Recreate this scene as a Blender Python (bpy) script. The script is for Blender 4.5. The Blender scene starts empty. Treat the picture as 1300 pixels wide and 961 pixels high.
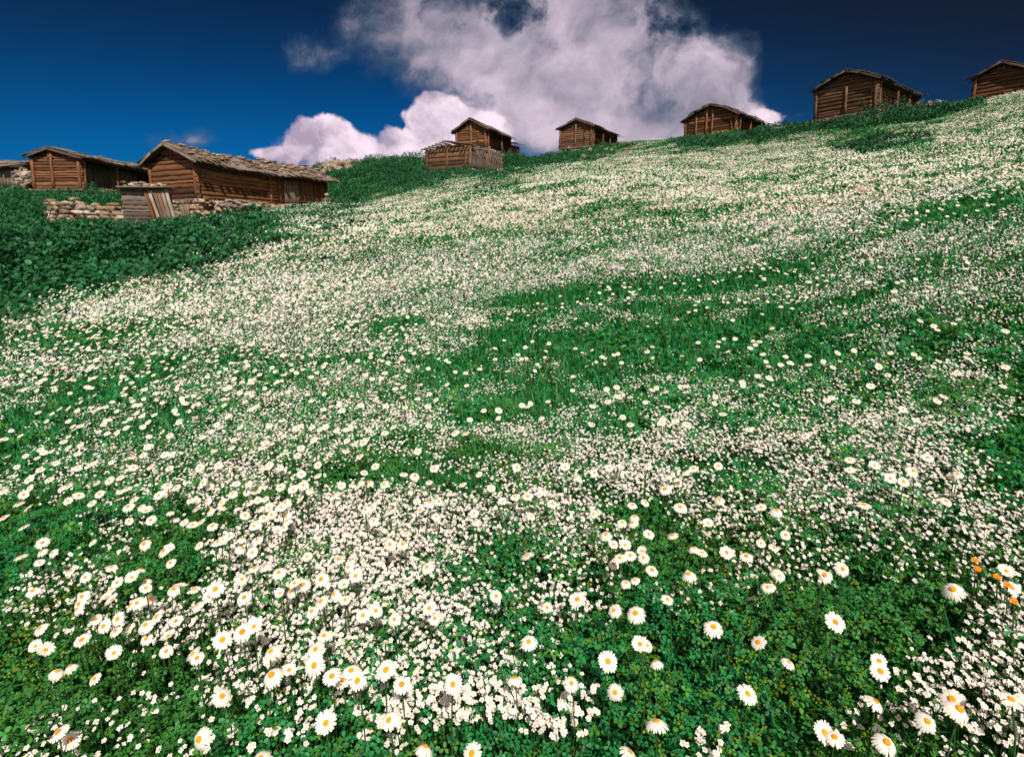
import bpy, math, random
import numpy as np
from mathutils import Vector, Matrix

random.seed(7)
RNG = np.random.default_rng(11)
S = bpy.context.scene
COL = S.collection
R = math.radians

# ------------------------------------------------------------------ camera model
F, CX, CY, PW, PH = 722.0, 650.0, 435.0, 1300.0, 961.0
PITCH = math.atan(125.0 / F)
CP, SP = math.cos(PITCH), math.sin(PITCH)
H0 = 1.18                                    # camera height over the ground


def ray(x, y):
    a, v = (x - CX) / F, (CY - y) / F
    return np.array([a, CP + v * SP, -SP + v * CP])


def at(x, y, t):
    return ray(x, y) * t


def project(X, Y, Z):
    t = Y * CP - Z * SP
    v = (Y * SP + Z * CP)
    t = np.maximum(t, 1e-3)
    return CX + F * X / t, CY - F * v / t


# ------------------------------------------------------------------ helpers
def link(o, parent=None):
    COL.objects.link(o)
    if parent is not None:
        o.parent = parent
    return o


def tag(o, label=None, cat=None, group=None, kind=None):
    if label: o['label'] = label
    if cat: o['category'] = cat
    if group: o['group'] = group
    if kind: o['kind'] = kind
    return o


def empty(name, loc, rz=0.0):
    o = bpy.data.objects.new(name, None)
    o.empty_display_size = 0.1
    o.location = loc
    o.rotation_euler = (0, 0, rz)
    return link(o)


def lattice(ix, iy, seed):
    h = (ix * 374761393 + iy * 668265263 + seed * 2246822519) & 0xFFFFFFFF
    h = ((h ^ (h >> 13)) * 1274126177) & 0xFFFFFFFF
    return ((h ^ (h >> 16)) & 0xFFFF) / 65535.0


def vnoise(x, y, seed=0):
    x = np.asarray(x, dtype=np.float64); y = np.asarray(y, dtype=np.float64)
    ix = np.floor(x).astype(np.int64); iy = np.floor(y).astype(np.int64)
    fx = x - ix; fy = y - iy
    fx = fx * fx * (3 - 2 * fx); fy = fy * fy * (3 - 2 * fy)
    a = lattice(ix, iy, seed); b = lattice(ix + 1, iy, seed)
    c = lattice(ix, iy + 1, seed); d = lattice(ix + 1, iy + 1, seed)
    return (a * (1 - fx) + b * fx) * (1 - fy) + (c * (1 - fx) + d * fx) * fy


def fbm(x, y, seed=0, n=3):
    s = 0; w = 1; tot = 0
    for k in range(n):
        s = s + w * vnoise(x * 2 ** k + 17.3 * k, y * 2 ** k - 9.1 * k, seed + k); tot += w; w *= 0.55
    return s / tot


# ------------------------------------------------------------------ huts: plan (also levels the terrain)
# front right corner pixel x, log wall foot y, depth, azimuth, width, length
PLAN = {
    'A': (105, 240, 40.0, R(3), 3.45, 7.4),
    'B': (253, 252, 34.0, R(24), 4.05, 10.9),
    'C': (592, 214, 50.0, R(25), 4.1, 7.1),
    'D': (618, 188, 58.0, R(26), 3.5, 7.4),
    'E': (751, 185, 60.0, R(32), 3.7, 6.6),
    'F': (935, 167, 52.0, R(45), 5.1, 5.8),
    'G': (1112, 140, 42.0, R(52), 4.35, 8.3),
}


def frame(key):
    x, y, t, az, W, L = PLAN[key]
    c = at(x, y, t)
    u = np.array([math.cos(az), -math.sin(az), 0]); v = np.array([math.sin(az), math.cos(az), 0])
    return c - u * W / 2, u, v, az, W, L


# ------------------------------------------------------------------ terrain
ctrl = []
for col in [
    (0,    [(870, 1.3), (700, 1.85), (600, 2.6), (500, 4.1), (430, 6.5), (390, 9.3), (330, 15), (290, 22), (262, 32), (243, 42)]),
    (170,  [(870, 1.3), (600, 2.5), (470, 4.7), (400, 8.0), (345, 13), (300, 20), (284, 29), (250, 38), (240, 47)]),
    (325,  [(870, 1.25), (600, 2.4), (470, 4.4), (400, 6.8), (334, 10.5), (295, 16), (276, 24), (268, 33), (212, 55)]),
    (440,  [(470, 4.4), (334, 10), (286, 18), (270, 28), (260, 40), (238, 48), (203, 60)]),
    (650,  [(870, 1.25), (740, 1.6), (600, 2.3), (470, 4.3), (400, 6.5), (334, 9), (280, 14), (240, 22), (214, 36), (188, 62)]),
    (815,  [(600, 2.2), (400, 5.7), (300, 10), (240, 18), (205, 34), (178, 60)]),
    (975,  [(870, 1.2), (600, 2.1), (470, 3.6), (400, 5.0), (334, 7), (280, 10.5), (240, 16), (210, 24), (185, 37), (168, 52)]),
    (1140, [(600, 1.9), (400, 4.0), (300, 6.5), (230, 12), (190, 21), (160, 35), (142, 44)]),
    (1300, [(870, 1.05), (700, 1.4), (500, 2.4), (400, 3.3), (297, 4.8), (230, 8), (180, 15), (145, 27), (118, 42)]),
]:
    for (y, t) in col[1]:
        ctrl.append(at(col[0], y, t) + np.array([0, 0, -0.25 * min(1, 1.5 / 1)]))
for key in PLAN:
    o, u, v, az, W, L = frame(key)
    drop = 1.5 if key == 'B' else 0.4
    ctrl.append(o + u * W / 2 + np.array([0, 0, -drop]))
    ctrl.append(o - u * W / 2 + np.array([0, 0, -drop]))
    ctrl.append(o + u * W / 2 + v * L + np.array([0, 0, -1.35 if key == 'B' else -0.25]))
for (x, y, t) in [(150, 288, 28.5), (190, 288, 29.8), (222, 287, 31.3), (246, 284, 32.3), (280, 278, 33.0), (320, 272, 34.5), (360, 268, 37), (415, 264, 41.5), (120, 282, 30), (66, 279, 30.5), (60, 252, 38.5), (100, 250, 39)]:
    ctrl.append(at(x, y, t) + np.array([0, 0, -.1]))
ctrl = np.array(ctrl)
cth = np.arctan2(ctrl[:, 0], ctrl[:, 1]) * 1.6
clr = np.log(np.hypot(ctrl[:, 0], ctrl[:, 1]))
cE = (ctrl[:, 2] + H0) / np.hypot(ctrl[:, 0], ctrl[:, 1])


def tps_k(d2):
    return 0.5 * d2 * np.log(d2 + 1e-12)


n = len(ctrl)
K = tps_k((cth[:, None] - cth[None]) ** 2 + (clr[:, None] - clr[None]) ** 2) + 0.002 * np.eye(n)
Pm = np.stack([np.ones(n), cth, clr], 1)
A = np.block([[K, Pm], [Pm.T, np.zeros((3, 3))]])
W_ = np.linalg.solve(A, np.concatenate([cE, np.zeros(3)]))


def E_tps(th, lr):
    th = th * 1.6
    out = W_[n] + W_[n + 1] * th + W_[n + 2] * lr
    for i in range(n):
        out = out + W_[i] * tps_k((th - cth[i]) ** 2 + (lr - clr[i]) ** 2)
    return out


NTH = 721
LR0, LR1, NLR = math.log(0.3), math.log(4000.0), 420
gth = np.linspace(-math.pi, math.pi, NTH)
glr = np.linspace(LR0, LR1, NLR)
TH, LRG = np.meshgrid(gth, glr, indexing='ij')
thc = np.clip(TH, R(-50), R(50))
skx = np.array([0, 325, 440, 650, 815, 975, 1140, 1300.0])
skt = np.array([46, 56, 60, 63, 61, 54, 46, 44.0])
sk_th = np.arctan2((skx - CX) / F, 1.0)
sk_r = np.interp(thc, sk_th, skt / np.cos(sk_th))
rr = np.exp(LRG)
Eg = E_tps(thc, np.clip(np.minimum(LRG, np.log(sk_r)), math.log(1.0), None))
zin = -H0 + Eg * np.minimum(rr, sk_r)
back = np.clip((np.abs(TH) - R(60)) / R(80), 0, 1); back = back * back * (3 - 2 * back)
zin = zin * (1 - back) + (-H0 - 0.10 * np.minimum(rr, sk_r)) * back
over = np.maximum(rr - sk_r, 0)
zin = zin - over * 0.02 - np.minimum(over, 400) * 0.12 * np.clip(over / 8, 0, 1)
XG = rr * np.sin(TH); YG = rr * np.cos(TH)
amp = np.clip((rr - 1.5) / 12, 0, 1) * np.clip(1 - over / 200, 0, 1)
zin = zin + amp * ((fbm(XG / 3.2, YG / 3.2, 5) - 0.5) * 0.5 + (fbm(XG / 0.8, YG / 0.8, 9) - 0.5) * 0.10)
ZG = zin


def ground(X, Y):
    X = np.asarray(X, float); Y = np.asarray(Y, float)
    th = np.arctan2(X, Y); lr = np.log(np.maximum(np.hypot(X, Y), 0.31))
    fi = (th + math.pi) / (2 * math.pi) * (NTH - 1); fj = (lr - LR0) / (LR1 - LR0) * (NLR - 1)
    i = np.clip(fi.astype(int), 0, NTH - 2); j = np.clip(fj.astype(int), 0, NLR - 2)
    a = fi - i; b = fj - j
    return (ZG[i, j] * (1 - a) + ZG[i + 1, j] * a) * (1 - b) + (ZG[i, j + 1] * (1 - a) + ZG[i + 1, j + 1] * a) * b


# ------------------------------------------------------------------ materials
def new_mat(name):
    m = bpy.data.materials.new(name)
    m.use_nodes = True
    nt = m.node_tree
    nt.nodes.clear()
    return m, nt, nt.nodes, nt.links


def attr_mat(name, rough=0.6, transl=0.0, spec=0.3, noise=0.25, nscale=40.0, tint=(1, 1, 1)):
    """colour comes from the point colour of each leaf / petal / board, with a little procedural mottling"""
    m, nt, N, L = new_mat(name)
    out = N.new('ShaderNodeOutputMaterial')
    at_ = N.new('ShaderNodeAttribute'); at_.attribute_name = 'tone'
    tc = N.new('ShaderNodeTexCoord')
    nz = N.new('ShaderNodeTexNoise'); nz.inputs['Scale'].default_value = nscale; nz.inputs['Detail'].default_value = 3
    L.new(tc.outputs['Object'], nz.inputs['Vector'])
    mr = N.new('ShaderNodeMapRange'); mr.inputs[1].default_value = 0.3; mr.inputs[2].default_value = 0.7
    mr.inputs[3].default_value = 1 - noise; mr.inputs[4].default_value = 1 + noise
    L.new(nz.outputs['Fac'], mr.inputs[0])
    mx = N.new('ShaderNodeVectorMath'); mx.operation = 'SCALE'
    L.new(at_.outputs['Color'], mx.inputs[0]); L.new(mr.outputs[0], mx.inputs['Scale'])
    b = N.new('ShaderNodeBsdfPrincipled')
    L.new(mx.outputs[0], b.inputs['Base Color'])
    b.inputs['Roughness'].default_value = rough
    b.inputs['Specular IOR Level'].default_value = spec
    if transl > 0:
        tr = N.new('ShaderNodeBsdfTranslucent'); L.new(mx.outputs[0], tr.inputs['Color'])
        ms = N.new('ShaderNodeMixShader'); ms.inputs[0].default_value = transl
        L.new(b.outputs[0], ms.inputs[1]); L.new(tr.outputs[0], ms.inputs[2]); L.new(ms.outputs[0], out.inputs[0])
    else:
        L.new(b.outputs[0], out.inputs[0])
    return m


def wood_mat(name, lo, hi, grey, greyamt):
    m, nt, N, L = new_mat(name)
    out = N.new('ShaderNodeOutputMaterial')
    g = N.new('ShaderNodeAttribute'); g.attribute_name = 'grain'
    t = N.new('ShaderNodeAttribute'); t.attribute_name = 'tone'
    mp = N.new('ShaderNodeMapping'); mp.inputs['Scale'].default_value = (0.9, 16, 16)
    L.new(g.outputs['Vector'], mp.inputs['Vector'])
    nz = N.new('ShaderNodeTexNoise'); nz.inputs['Scale'].default_value = 1.6; nz.inputs['Detail'].default_value = 8
    nz.inputs['Roughness'].default_value = 0.7
    L.new(mp.outputs[0], nz.inputs['Vector'])
    cr = N.new('ShaderNodeValToRGB')
    cr.color_ramp.elements[0].position = 0.32; cr.color_ramp.elements[0].color = (*lo, 1)
    cr.color_ramp.elements[1].position = 0.68; cr.color_ramp.elements[1].color = (*hi, 1)
    L.new(nz.outputs['Fac'], cr.inputs[0])
    n2 = N.new('ShaderNodeTexNoise'); n2.inputs['Scale'].default_value = 2.2; n2.inputs['Detail'].default_value = 4
    mp2 = N.new('ShaderNodeMapping'); mp2.inputs['Scale'].default_value = (0.6, 2.5, 2.5)
    L.new(g.outputs['Vector'], mp2.inputs['Vector']); L.new(mp2.outputs[0], n2.inputs['Vector'])
    mr = N.new('ShaderNodeMapRange'); mr.inputs[1].default_value = 0.45; mr.inputs[2].default_value = 0.75
    mr.inputs[3].default_value = 0; mr.inputs[4].default_value = greyamt
    L.new(n2.outputs['Fac'], mr.inputs[0])
    mx = N.new('ShaderNodeMixRGB'); L.new(mr.outputs[0], mx.inputs[0]); L.new(cr.outputs[0], mx.inputs[1])
    mx.inputs[2].default_value = (*grey, 1)
    mu = N.new('ShaderNodeMixRGB'); mu.blend_type = 'MULTIPLY'; mu.inputs[0].default_value = 1
    L.new(mx.outputs[0], mu.inputs[1]); L.new(t.outputs['Color'], mu.inputs[2])
    b = N.new('ShaderNodeBsdfPrincipled'); b.inputs['Roughness'].default_value = 0.75
    b.inputs['Specular IOR Level'].default_value = 0.25
    L.new(mu.outputs[0], b.inputs['Base Color'])
    bp = N.new('ShaderNodeBump'); bp.inputs['Strength'].default_value = 0.6; bp.inputs['Distance'].default_value = 0.02
    L.new(nz.outputs['Fac'], bp.inputs['Height']); L.new(bp.outputs[0], b.inputs['Normal'])
    L.new(b.outputs[0], out.inputs[0])
    return m


def ground_mat():
    m, nt, N, L = new_mat('meadow_soil')
    out = N.new('ShaderNodeOutputMaterial')
    tc = N.new('ShaderNodeTexCoord')
    n1 = N.new('ShaderNodeTexNoise'); n1.inputs['Scale'].default_value = 0.9; n1.inputs['Detail'].default_value = 8
    n2 = N.new('ShaderNodeTexNoise'); n2.inputs['Scale'].default_value = 30; n2.inputs['Detail'].default_value = 5
    L.new(tc.outputs['Object'], n1.inputs['Vector']); L.new(tc.outputs['Object'], n2.inputs['Vector'])
    cr = N.new('ShaderNodeValToRGB')
    cr.color_ramp.elements[0].position = 0.35; cr.color_ramp.elements[0].color = (0.006, 0.028, 0.010, 1)
    cr.color_ramp.elements[1].position = 0.65; cr.color_ramp.elements[1].color = (0.013, 0.062, 0.018, 1)
    L.new(n1.outputs['Fac'], cr.inputs[0])
    mr = N.new('ShaderNodeMapRange'); mr.inputs[1].default_value = 0.3; mr.inputs[2].default_value = 0.7
    mr.inputs[3].default_value = 0.5; mr.inputs[4].default_value = 1.2
    L.new(n2.outputs['Fac'], mr.inputs[0])
    mx = N.new('ShaderNodeVectorMath'); mx.operation = 'SCALE'
    L.new(cr.outputs[0], mx.inputs[0]); L.new(mr.outputs[0], mx.inputs['Scale'])
    b = N.new('ShaderNodeBsdfPrincipled'); b.inputs['Roughness'].default_value = 0.95
    b.inputs['Specular IOR Level'].default_value = 0.05
    L.new(mx.outputs[0], b.inputs['Base Color'])
    bp = N.new('ShaderNodeBump'); bp.inputs['Strength'].default_value = 0.8; bp.inputs['Distance'].default_value = 0.03
    L.new(n2.outputs['Fac'], bp.inputs['Height']); L.new(bp.outputs[0], b.inputs['Normal'])
    L.new(b.outputs[0], out.inputs[0])
    return m


M_LEAF = attr_mat('leaf', 0.5, 0.36, 0.35, 0.2, 25)
M_PETAL = attr_mat('petal', 0.7, 0.25, 0.15, 0.05, 300)
M_DISC = attr_mat('daisy_disc', 0.8, 0.0, 0.1, 0.35, 900)
M_STEM = attr_mat('stem', 0.6, 0.1, 0.25, 0.2, 60)
M_STONE = attr_mat('field_stone', 0.9, 0.0, 0.15, 0.42, 9)
M_WOOD = wood_mat('weathered_larch', (0.042, 0.016, 0.007), (0.29, 0.122, 0.050), (0.17, 0.115, 0.08), 0.55)
M_WOODB = wood_mat('silvered_larch', (0.045, 0.018, 0.009), (0.24, 0.115, 0.055), (0.19, 0.145, 0.11), 0.8)
M_WOODG = wood_mat('grey_board', (0.085, 0.058, 0.042), (0.26, 0.20, 0.165), (0.30, 0.26, 0.24), 0.5)
M_SOIL = ground_mat()


# ------------------------------------------------------------------ mesh from numpy
def np_mesh(name, V, Fc, tone=None, grain=None, mat=None, smooth=False):
    me = bpy.data.meshes.new(name)
    V = np.ascontiguousarray(V, dtype=np.float32)
    me.vertices.add(len(V)); me.vertices.foreach_set('co', V.ravel())
    if isinstance(Fc, np.ndarray):
        k = Fc.shape[1]
        idx = Fc.astype(np.int32).ravel(); starts = np.arange(len(Fc), dtype=np.int32) * k
    else:
        idx = np.fromiter((i for f in Fc for i in f), dtype=np.int32)
        ln = np.array([len(f) for f in Fc]); starts = np.concatenate([[0], np.cumsum(ln)[:-1]]).astype(np.int32)
    me.loops.add(len(idx)); me.loops.foreach_set('vertex_index', idx)
    me.polygons.add(len(starts)); me.polygons.foreach_set('loop_start', starts)
    if smooth:
        me.polygons.foreach_set('use_smooth', np.ones(len(starts), dtype=bool))
    me.update(calc_edges=True)
    if tone is not None:
        a = me.attributes.new('tone', 'FLOAT_COLOR', 'POINT')
        c = np.ones((len(V), 4), np.float32); c[:, :3] = tone
        a.data.foreach_set('color', c.ravel())
    if grain is not None:
        a = me.attributes.new('grain', 'FLOAT_VECTOR', 'POINT')
        a.data.foreach_set('vector', np.ascontiguousarray(grain, np.float32).ravel())
    if mat: me.materials.append(mat)
    return me


def mesh_obj(name, me, parent=None):
    return link(bpy.data.objects.new(name, me), parent)


class MB:
    """collects pieces of one part and links them as one mesh object"""
    def __init__(self): self.V = []; self.F = []; self.T = []; self.G = []; self.n = 0

    def add(self, V, Fc, tone, G=None):
        V = np.asarray(V, float)
        self.V.append(V); self.F += [tuple(int(i) + self.n for i in f) for f in Fc]
        t = np.ones((len(V), 3)) * np.asarray(tone); self.T.append(t)
        self.G.append(V if G is None else np.asarray(G, float)); self.n += len(V)

    def beam(self, p0, p1, w, h, up=(0, 0, 1), tone=1.0, bev=0.18, jit=0.0, seg=3):
        """squared timber from p0 to p1 with worn edges (octagonal section) and a slight wander"""
        p0 = np.array(p0, float); p1 = np.array(p1, float)
        d = p1 - p0; Ln = np.linalg.norm(d); d = d / Ln
        s = np.cross(d, np.array(up, float)); s /= np.linalg.norm(s); q = np.cross(s, d)
        b = bev
        sec = [(-.5, -.5 + b), (-.5 + b, -.5), (.5 - b, -.5), (.5, -.5 + b), (.5, .5 - b), (.5 - b, .5), (-.5 + b, .5), (-.5, .5 - b)]
        V = []; G = []; off = np.array([random.random() * 50, random.random() * 9, random.random() * 9])
        for k in range(seg + 1):
            f = k / seg
            c = p0 + d * Ln * f + (s * random.uniform(-1, 1) + q * random.uniform(-1, 1)) * jit
            ww = w * random.uniform(0.93, 1.05); hh = h * random.uniform(0.94, 1.05)
            for (a, e) in sec:
                V.append(c + s * a * ww + q * e * hh); G.append(off + np.array([Ln * f, a * w, e * h]))
        Fc = []
        for k in range(seg):
            for i in range(8):
                j = (i + 1) % 8
                Fc.append((k * 8 + i, k * 8 + j, k * 8 + 8 + j, k * 8 + 8 + i))
        Fc.append(tuple(range(7, -1, -1))); Fc.append(tuple(seg * 8 + i for i in range(8)))
        self.add(V, Fc, np.ones(3) * tone, G)

    def rock(self, c, size, tone, flat=0.7, yaw=None):
        V, Fc = random.choice(ROCKS)
        yaw = random.uniform(0, 6.28) if yaw is None else yaw
        sx, sy, sz = size
        Rm = np.array(Matrix.Rotation(yaw, 3, 'Z') @ Matrix.Rotation(random.uniform(-.25, .25), 3, 'X'))
        P = (V * np.array([sx, sy, sz])) @ Rm.T + np.asarray(c)
        self.add(P, Fc, tone)

    def build(self, name, mat, parent=None, smooth=False):
        me = np_mesh(name, np.concatenate(self.V), self.F, np.concatenate(self.T), np.concatenate(self.G), mat, smooth)
        return mesh_obj(name, me, parent)


def make_rocks():
    import bmesh
    out = []
    for k in range(14):
        rnd = random.Random(k)
        bm = bmesh.new()
        for _ in range(11):
            p = np.array([rnd.uniform(-1, 1) for _ in range(3)])
            p = p / (np.abs(p) ** 3.5).sum() ** (1 / 3.5) * rnd.uniform(.44, .56)       # boxy scatter
            bm.verts.new(p)
        g = bmesh.ops.convex_hull(bm, input=bm.verts[:])
        bmesh.ops.delete(bm, geom=[v for v in bm.verts if not v.link_faces], context='VERTS')
        bmesh.ops.bevel(bm, geom=bm.edges[:] + bm.verts[:], offset=.018, segments=1, affect='EDGES')
        bm.verts.index_update()
        out.append((np.array([v.co[:] for v in bm.verts]), [tuple(v.index for v in f.verts) for f in bm.faces]))
        bm.free()
    return out


ROCKS = make_rocks()


def stone_tone():
    base = random.choice([(.42, .33, .25), (.34, .26, .19), (.47, .40, .34), (.36, .23, .13), (.28, .24, .21), (.44, .30, .19)])
    k = random.uniform(0.5, 1.0)
    return np.array(base) * k


def dry_wall(mb, p0, p1, z0, z1, thick, stone=0.28, ragged=0.3, foot=None):
    """courses of rough field stones between two points; z0, z1 can be functions of the run"""
    p0 = np.array(p0, float); p1 = np.array(p1, float)
    d = p1 - p0; Ln = np.linalg.norm(d[:2]); d = d / Ln
    yaw = math.atan2(d[1], d[0])
    nrm = np.array([-d[1], d[0], 0])
    s = 0.0
    for side in (-1, 1):
        zrow = 0.0
        while True:
            hh = stone * random.uniform(0.4, 0.95)
            s = random.uniform(-0.2, 0)
            any_ = False
            while s < Ln:
                w = stone * random.uniform(0.5, 2.0)
                f = min(max((s + w / 2) / Ln, 0), 1)
                lo = z0(f) if callable(z0) else z0
                hi = z1(f) if callable(z1) else z1
                if zrow < hi - lo + random.uniform(-ragged, ragged) * stone:
                    any_ = True
                    c = p0 + d * (s + w / 2) + nrm * side * (thick / 2 - stone * 0.3 + random.uniform(-.03, .03))
                    c = np.array([c[0], c[1], lo + zrow + hh / 2 + random.uniform(-.03, .03)])
                    mb.rock(c, (w * 1.18, stone * random.uniform(.9, 1.4), hh * 1.35), stone_tone(), yaw=yaw + random.uniform(-.25, .25))
                s += w * 0.98
            zrow += hh * 0.95
            if not any_ or zrow > 4: break


# ------------------------------------------------------------------ huts
def wtone(lo=0.55, hi=1.2):
    k = random.uniform(lo, hi)
    return np.array([k, k * random.uniform(0.93, 1.03), k * random.uniform(0.85, 1.05)])


def log_panel(mb, a, b, z0, ztop, h=0.24, th=0.2, ends=0.16, dark=1.0, gap=0.03):
    """stacked hewn logs from a to b (xy), up to ztop(f) with f the run 0..1"""
    a = np.array(a, float); b = np.array(b, float)
    Ln = np.linalg.norm(b - a); d = (b - a) / Ln
    fs = np.linspace(0, 1, 81); tops = np.array([ztop(f) for f in fs])
    z = z0
    while z < tops.max() - 0.05:
        hh = h * random.uniform(0.6, 1.35)
        ok = fs[tops >= z + hh * 0.75]
        if len(ok) < 2: break
        f0, f1 = ok[0], ok[-1]
        e0 = ends * random.uniform(.6, 1.2) if f0 < 0.02 else 0; e1 = ends * random.uniform(.6, 1.2) if f1 > 0.98 else 0
        p = a + d * (Ln * f0 - e0); q = a + d * (Ln * f1 + e1)
        mb.beam((p[0], p[1], z + hh / 2 + random.uniform(-.012, .012)), (q[0], q[1], z + hh / 2 + random.uniform(-.012, .012)),
                th * random.uniform(.8, 1.2), hh - gap * random.uniform(.2, 2.2), tone=wtone(.35, 1.45) * dark, jit=0.018, bev=0.13, seg=8)
        mb.beam((p[0], p[1], z), (q[0], q[1], z), th * .35, .14, tone=np.ones(3) * .3 * dark, bev=.1, seg=1)
        z += hh


def plank_panel(mb, a, b, z0, z1, w=0.2, th=0.04, tone=(0.6, 1.1), gap=0.015, lean=0.02):
    a = np.array(a, float); b = np.array(b, float)
    Ln = np.linalg.norm(b - a); d = (b - a) / Ln
    nrm = np.array([d[1], -d[0]])
    s = 0
    while s < Ln - 0.04:
        ww = min(w * random.uniform(.7, 1.3), Ln - s)
        f = (s + ww / 2) / Ln
        p = a + d * (s + ww / 2) + nrm * random.uniform(-.012, .012)
        top = (z1(f) if callable(z1) else z1) + random.uniform(-.06, .03)
        bot = (z0(f) if callable(z0) else z0) + random.uniform(-.03, .03)
        lx = random.uniform(-lean, lean)
        mb.beam((p[0], p[1], bot), (p[0] + d[0] * lx, p[1] + d[1] * lx, top), ww - gap, th, up=(nrm[0], nrm[1], 0), tone=wtone(*tone), bev=0.1)
        s += ww


def roof_boards(mb, prof, y0, y1, bw=0.26, rows=2, th=0.035, ragged=0.26, tone=(0.7, 1.2)):
    """overlapping weathered boards laid down the slope along every stretch of the roof profile"""
    for i in range(len(prof) - 1):
        (xa, za), (xb, zb) = prof[i], prof[i + 1]
        seg = math.hypot(xb - xa, zb - za)
        up_a = za >= zb                               # the higher end
        hx, hz, lx, lz = (xa, za, xb, zb) if up_a else (xb, zb, xa, za)
        dx, dz = (lx - hx) / seg, (lz - hz) / seg
        nx, nz = -dz, dx
        if nz < 0: nx, nz = -nx, -nz
        for r in range(rows):
            y = y0
            while y < y1:
                w = bw * random.uniform(.7, 1.25)
                s0 = seg * r / rows - 0.08; s1 = seg * (r + 1) / rows + 0.12 + random.uniform(-ragged, ragged)
                lift = 0.03 + 0.045 * (rows - r) * 0.6 + random.uniform(0, .03)
                yy = y + w / 2 + random.uniform(-.03, .03)
                p = (hx + dx * s0 + nx * (lift - .02), yy, hz + dz * s0 + nz * (lift - .02))
                q = (hx + dx * s1 + nx * (lift + .03), yy + random.uniform(-.14, .14), hz + dz * s1 + nz * (lift + .03))
                mb.beam(p, q, w * 1.03, th, up=(nx, 0, nz), tone=wtone(*tone), bev=0.08, seg=2)
                y += w


def roof_deck(mb, prof, y0, y1, th=0.05, ny=16):
    k = len(prof); V = []; Fc = []
    for q in range(ny + 1):
        y = y0 + (y1 - y0) * q / ny
        V += [(x, y, z) for (x, z) in prof] + [(x, y, z - th) for (x, z) in prof]
    for q in range(ny):
        a = q * 2 * k; b = a + 2 * k
        for i in range(k - 1):
            Fc.append((a + i, a + i + 1, b + i + 1, b + i)); Fc.append((a + k + i, b + k + i, b + k + i + 1, a + k + i + 1))
        Fc.append((a, b, b + k, a + k)); Fc.append((a + k - 1, a + 2 * k - 1, b + 2 * k - 1, b + k - 1))
    e = ny * 2 * k
    for i in range(k - 1):
        Fc.append((i, k + i, k + i + 1, i + 1)); Fc.append((e + i, e + i + 1, e + k + i + 1, e + k + i))
    mb.add(V, Fc, (0.5, 0.5, 0.5))


def zprof(prof, x):
    return float(np.interp(x, [p[0] for p in prof], [p[1] for p in prof]))


def on_roof_stones(mb, prof, y0, y1, count, smin, smax, xlo=-9, xhi=9):
    for _ in range(count):
        x = random.uniform(max(prof[0][0] + .1, xlo), min(prof[-1][0] - .1, xhi))
        y = random.uniform(y0 + .1, y1 - .1)
        s = random.uniform(smin, smax)
        mb.rock((x, y, zprof(prof, x) + 0.13 + s * 0.12), (s * 1.2, s * random.uniform(.6, 1.1), s * random.uniform(.2, .45)), stone_tone() * random.uniform(.6, 1.0))


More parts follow.
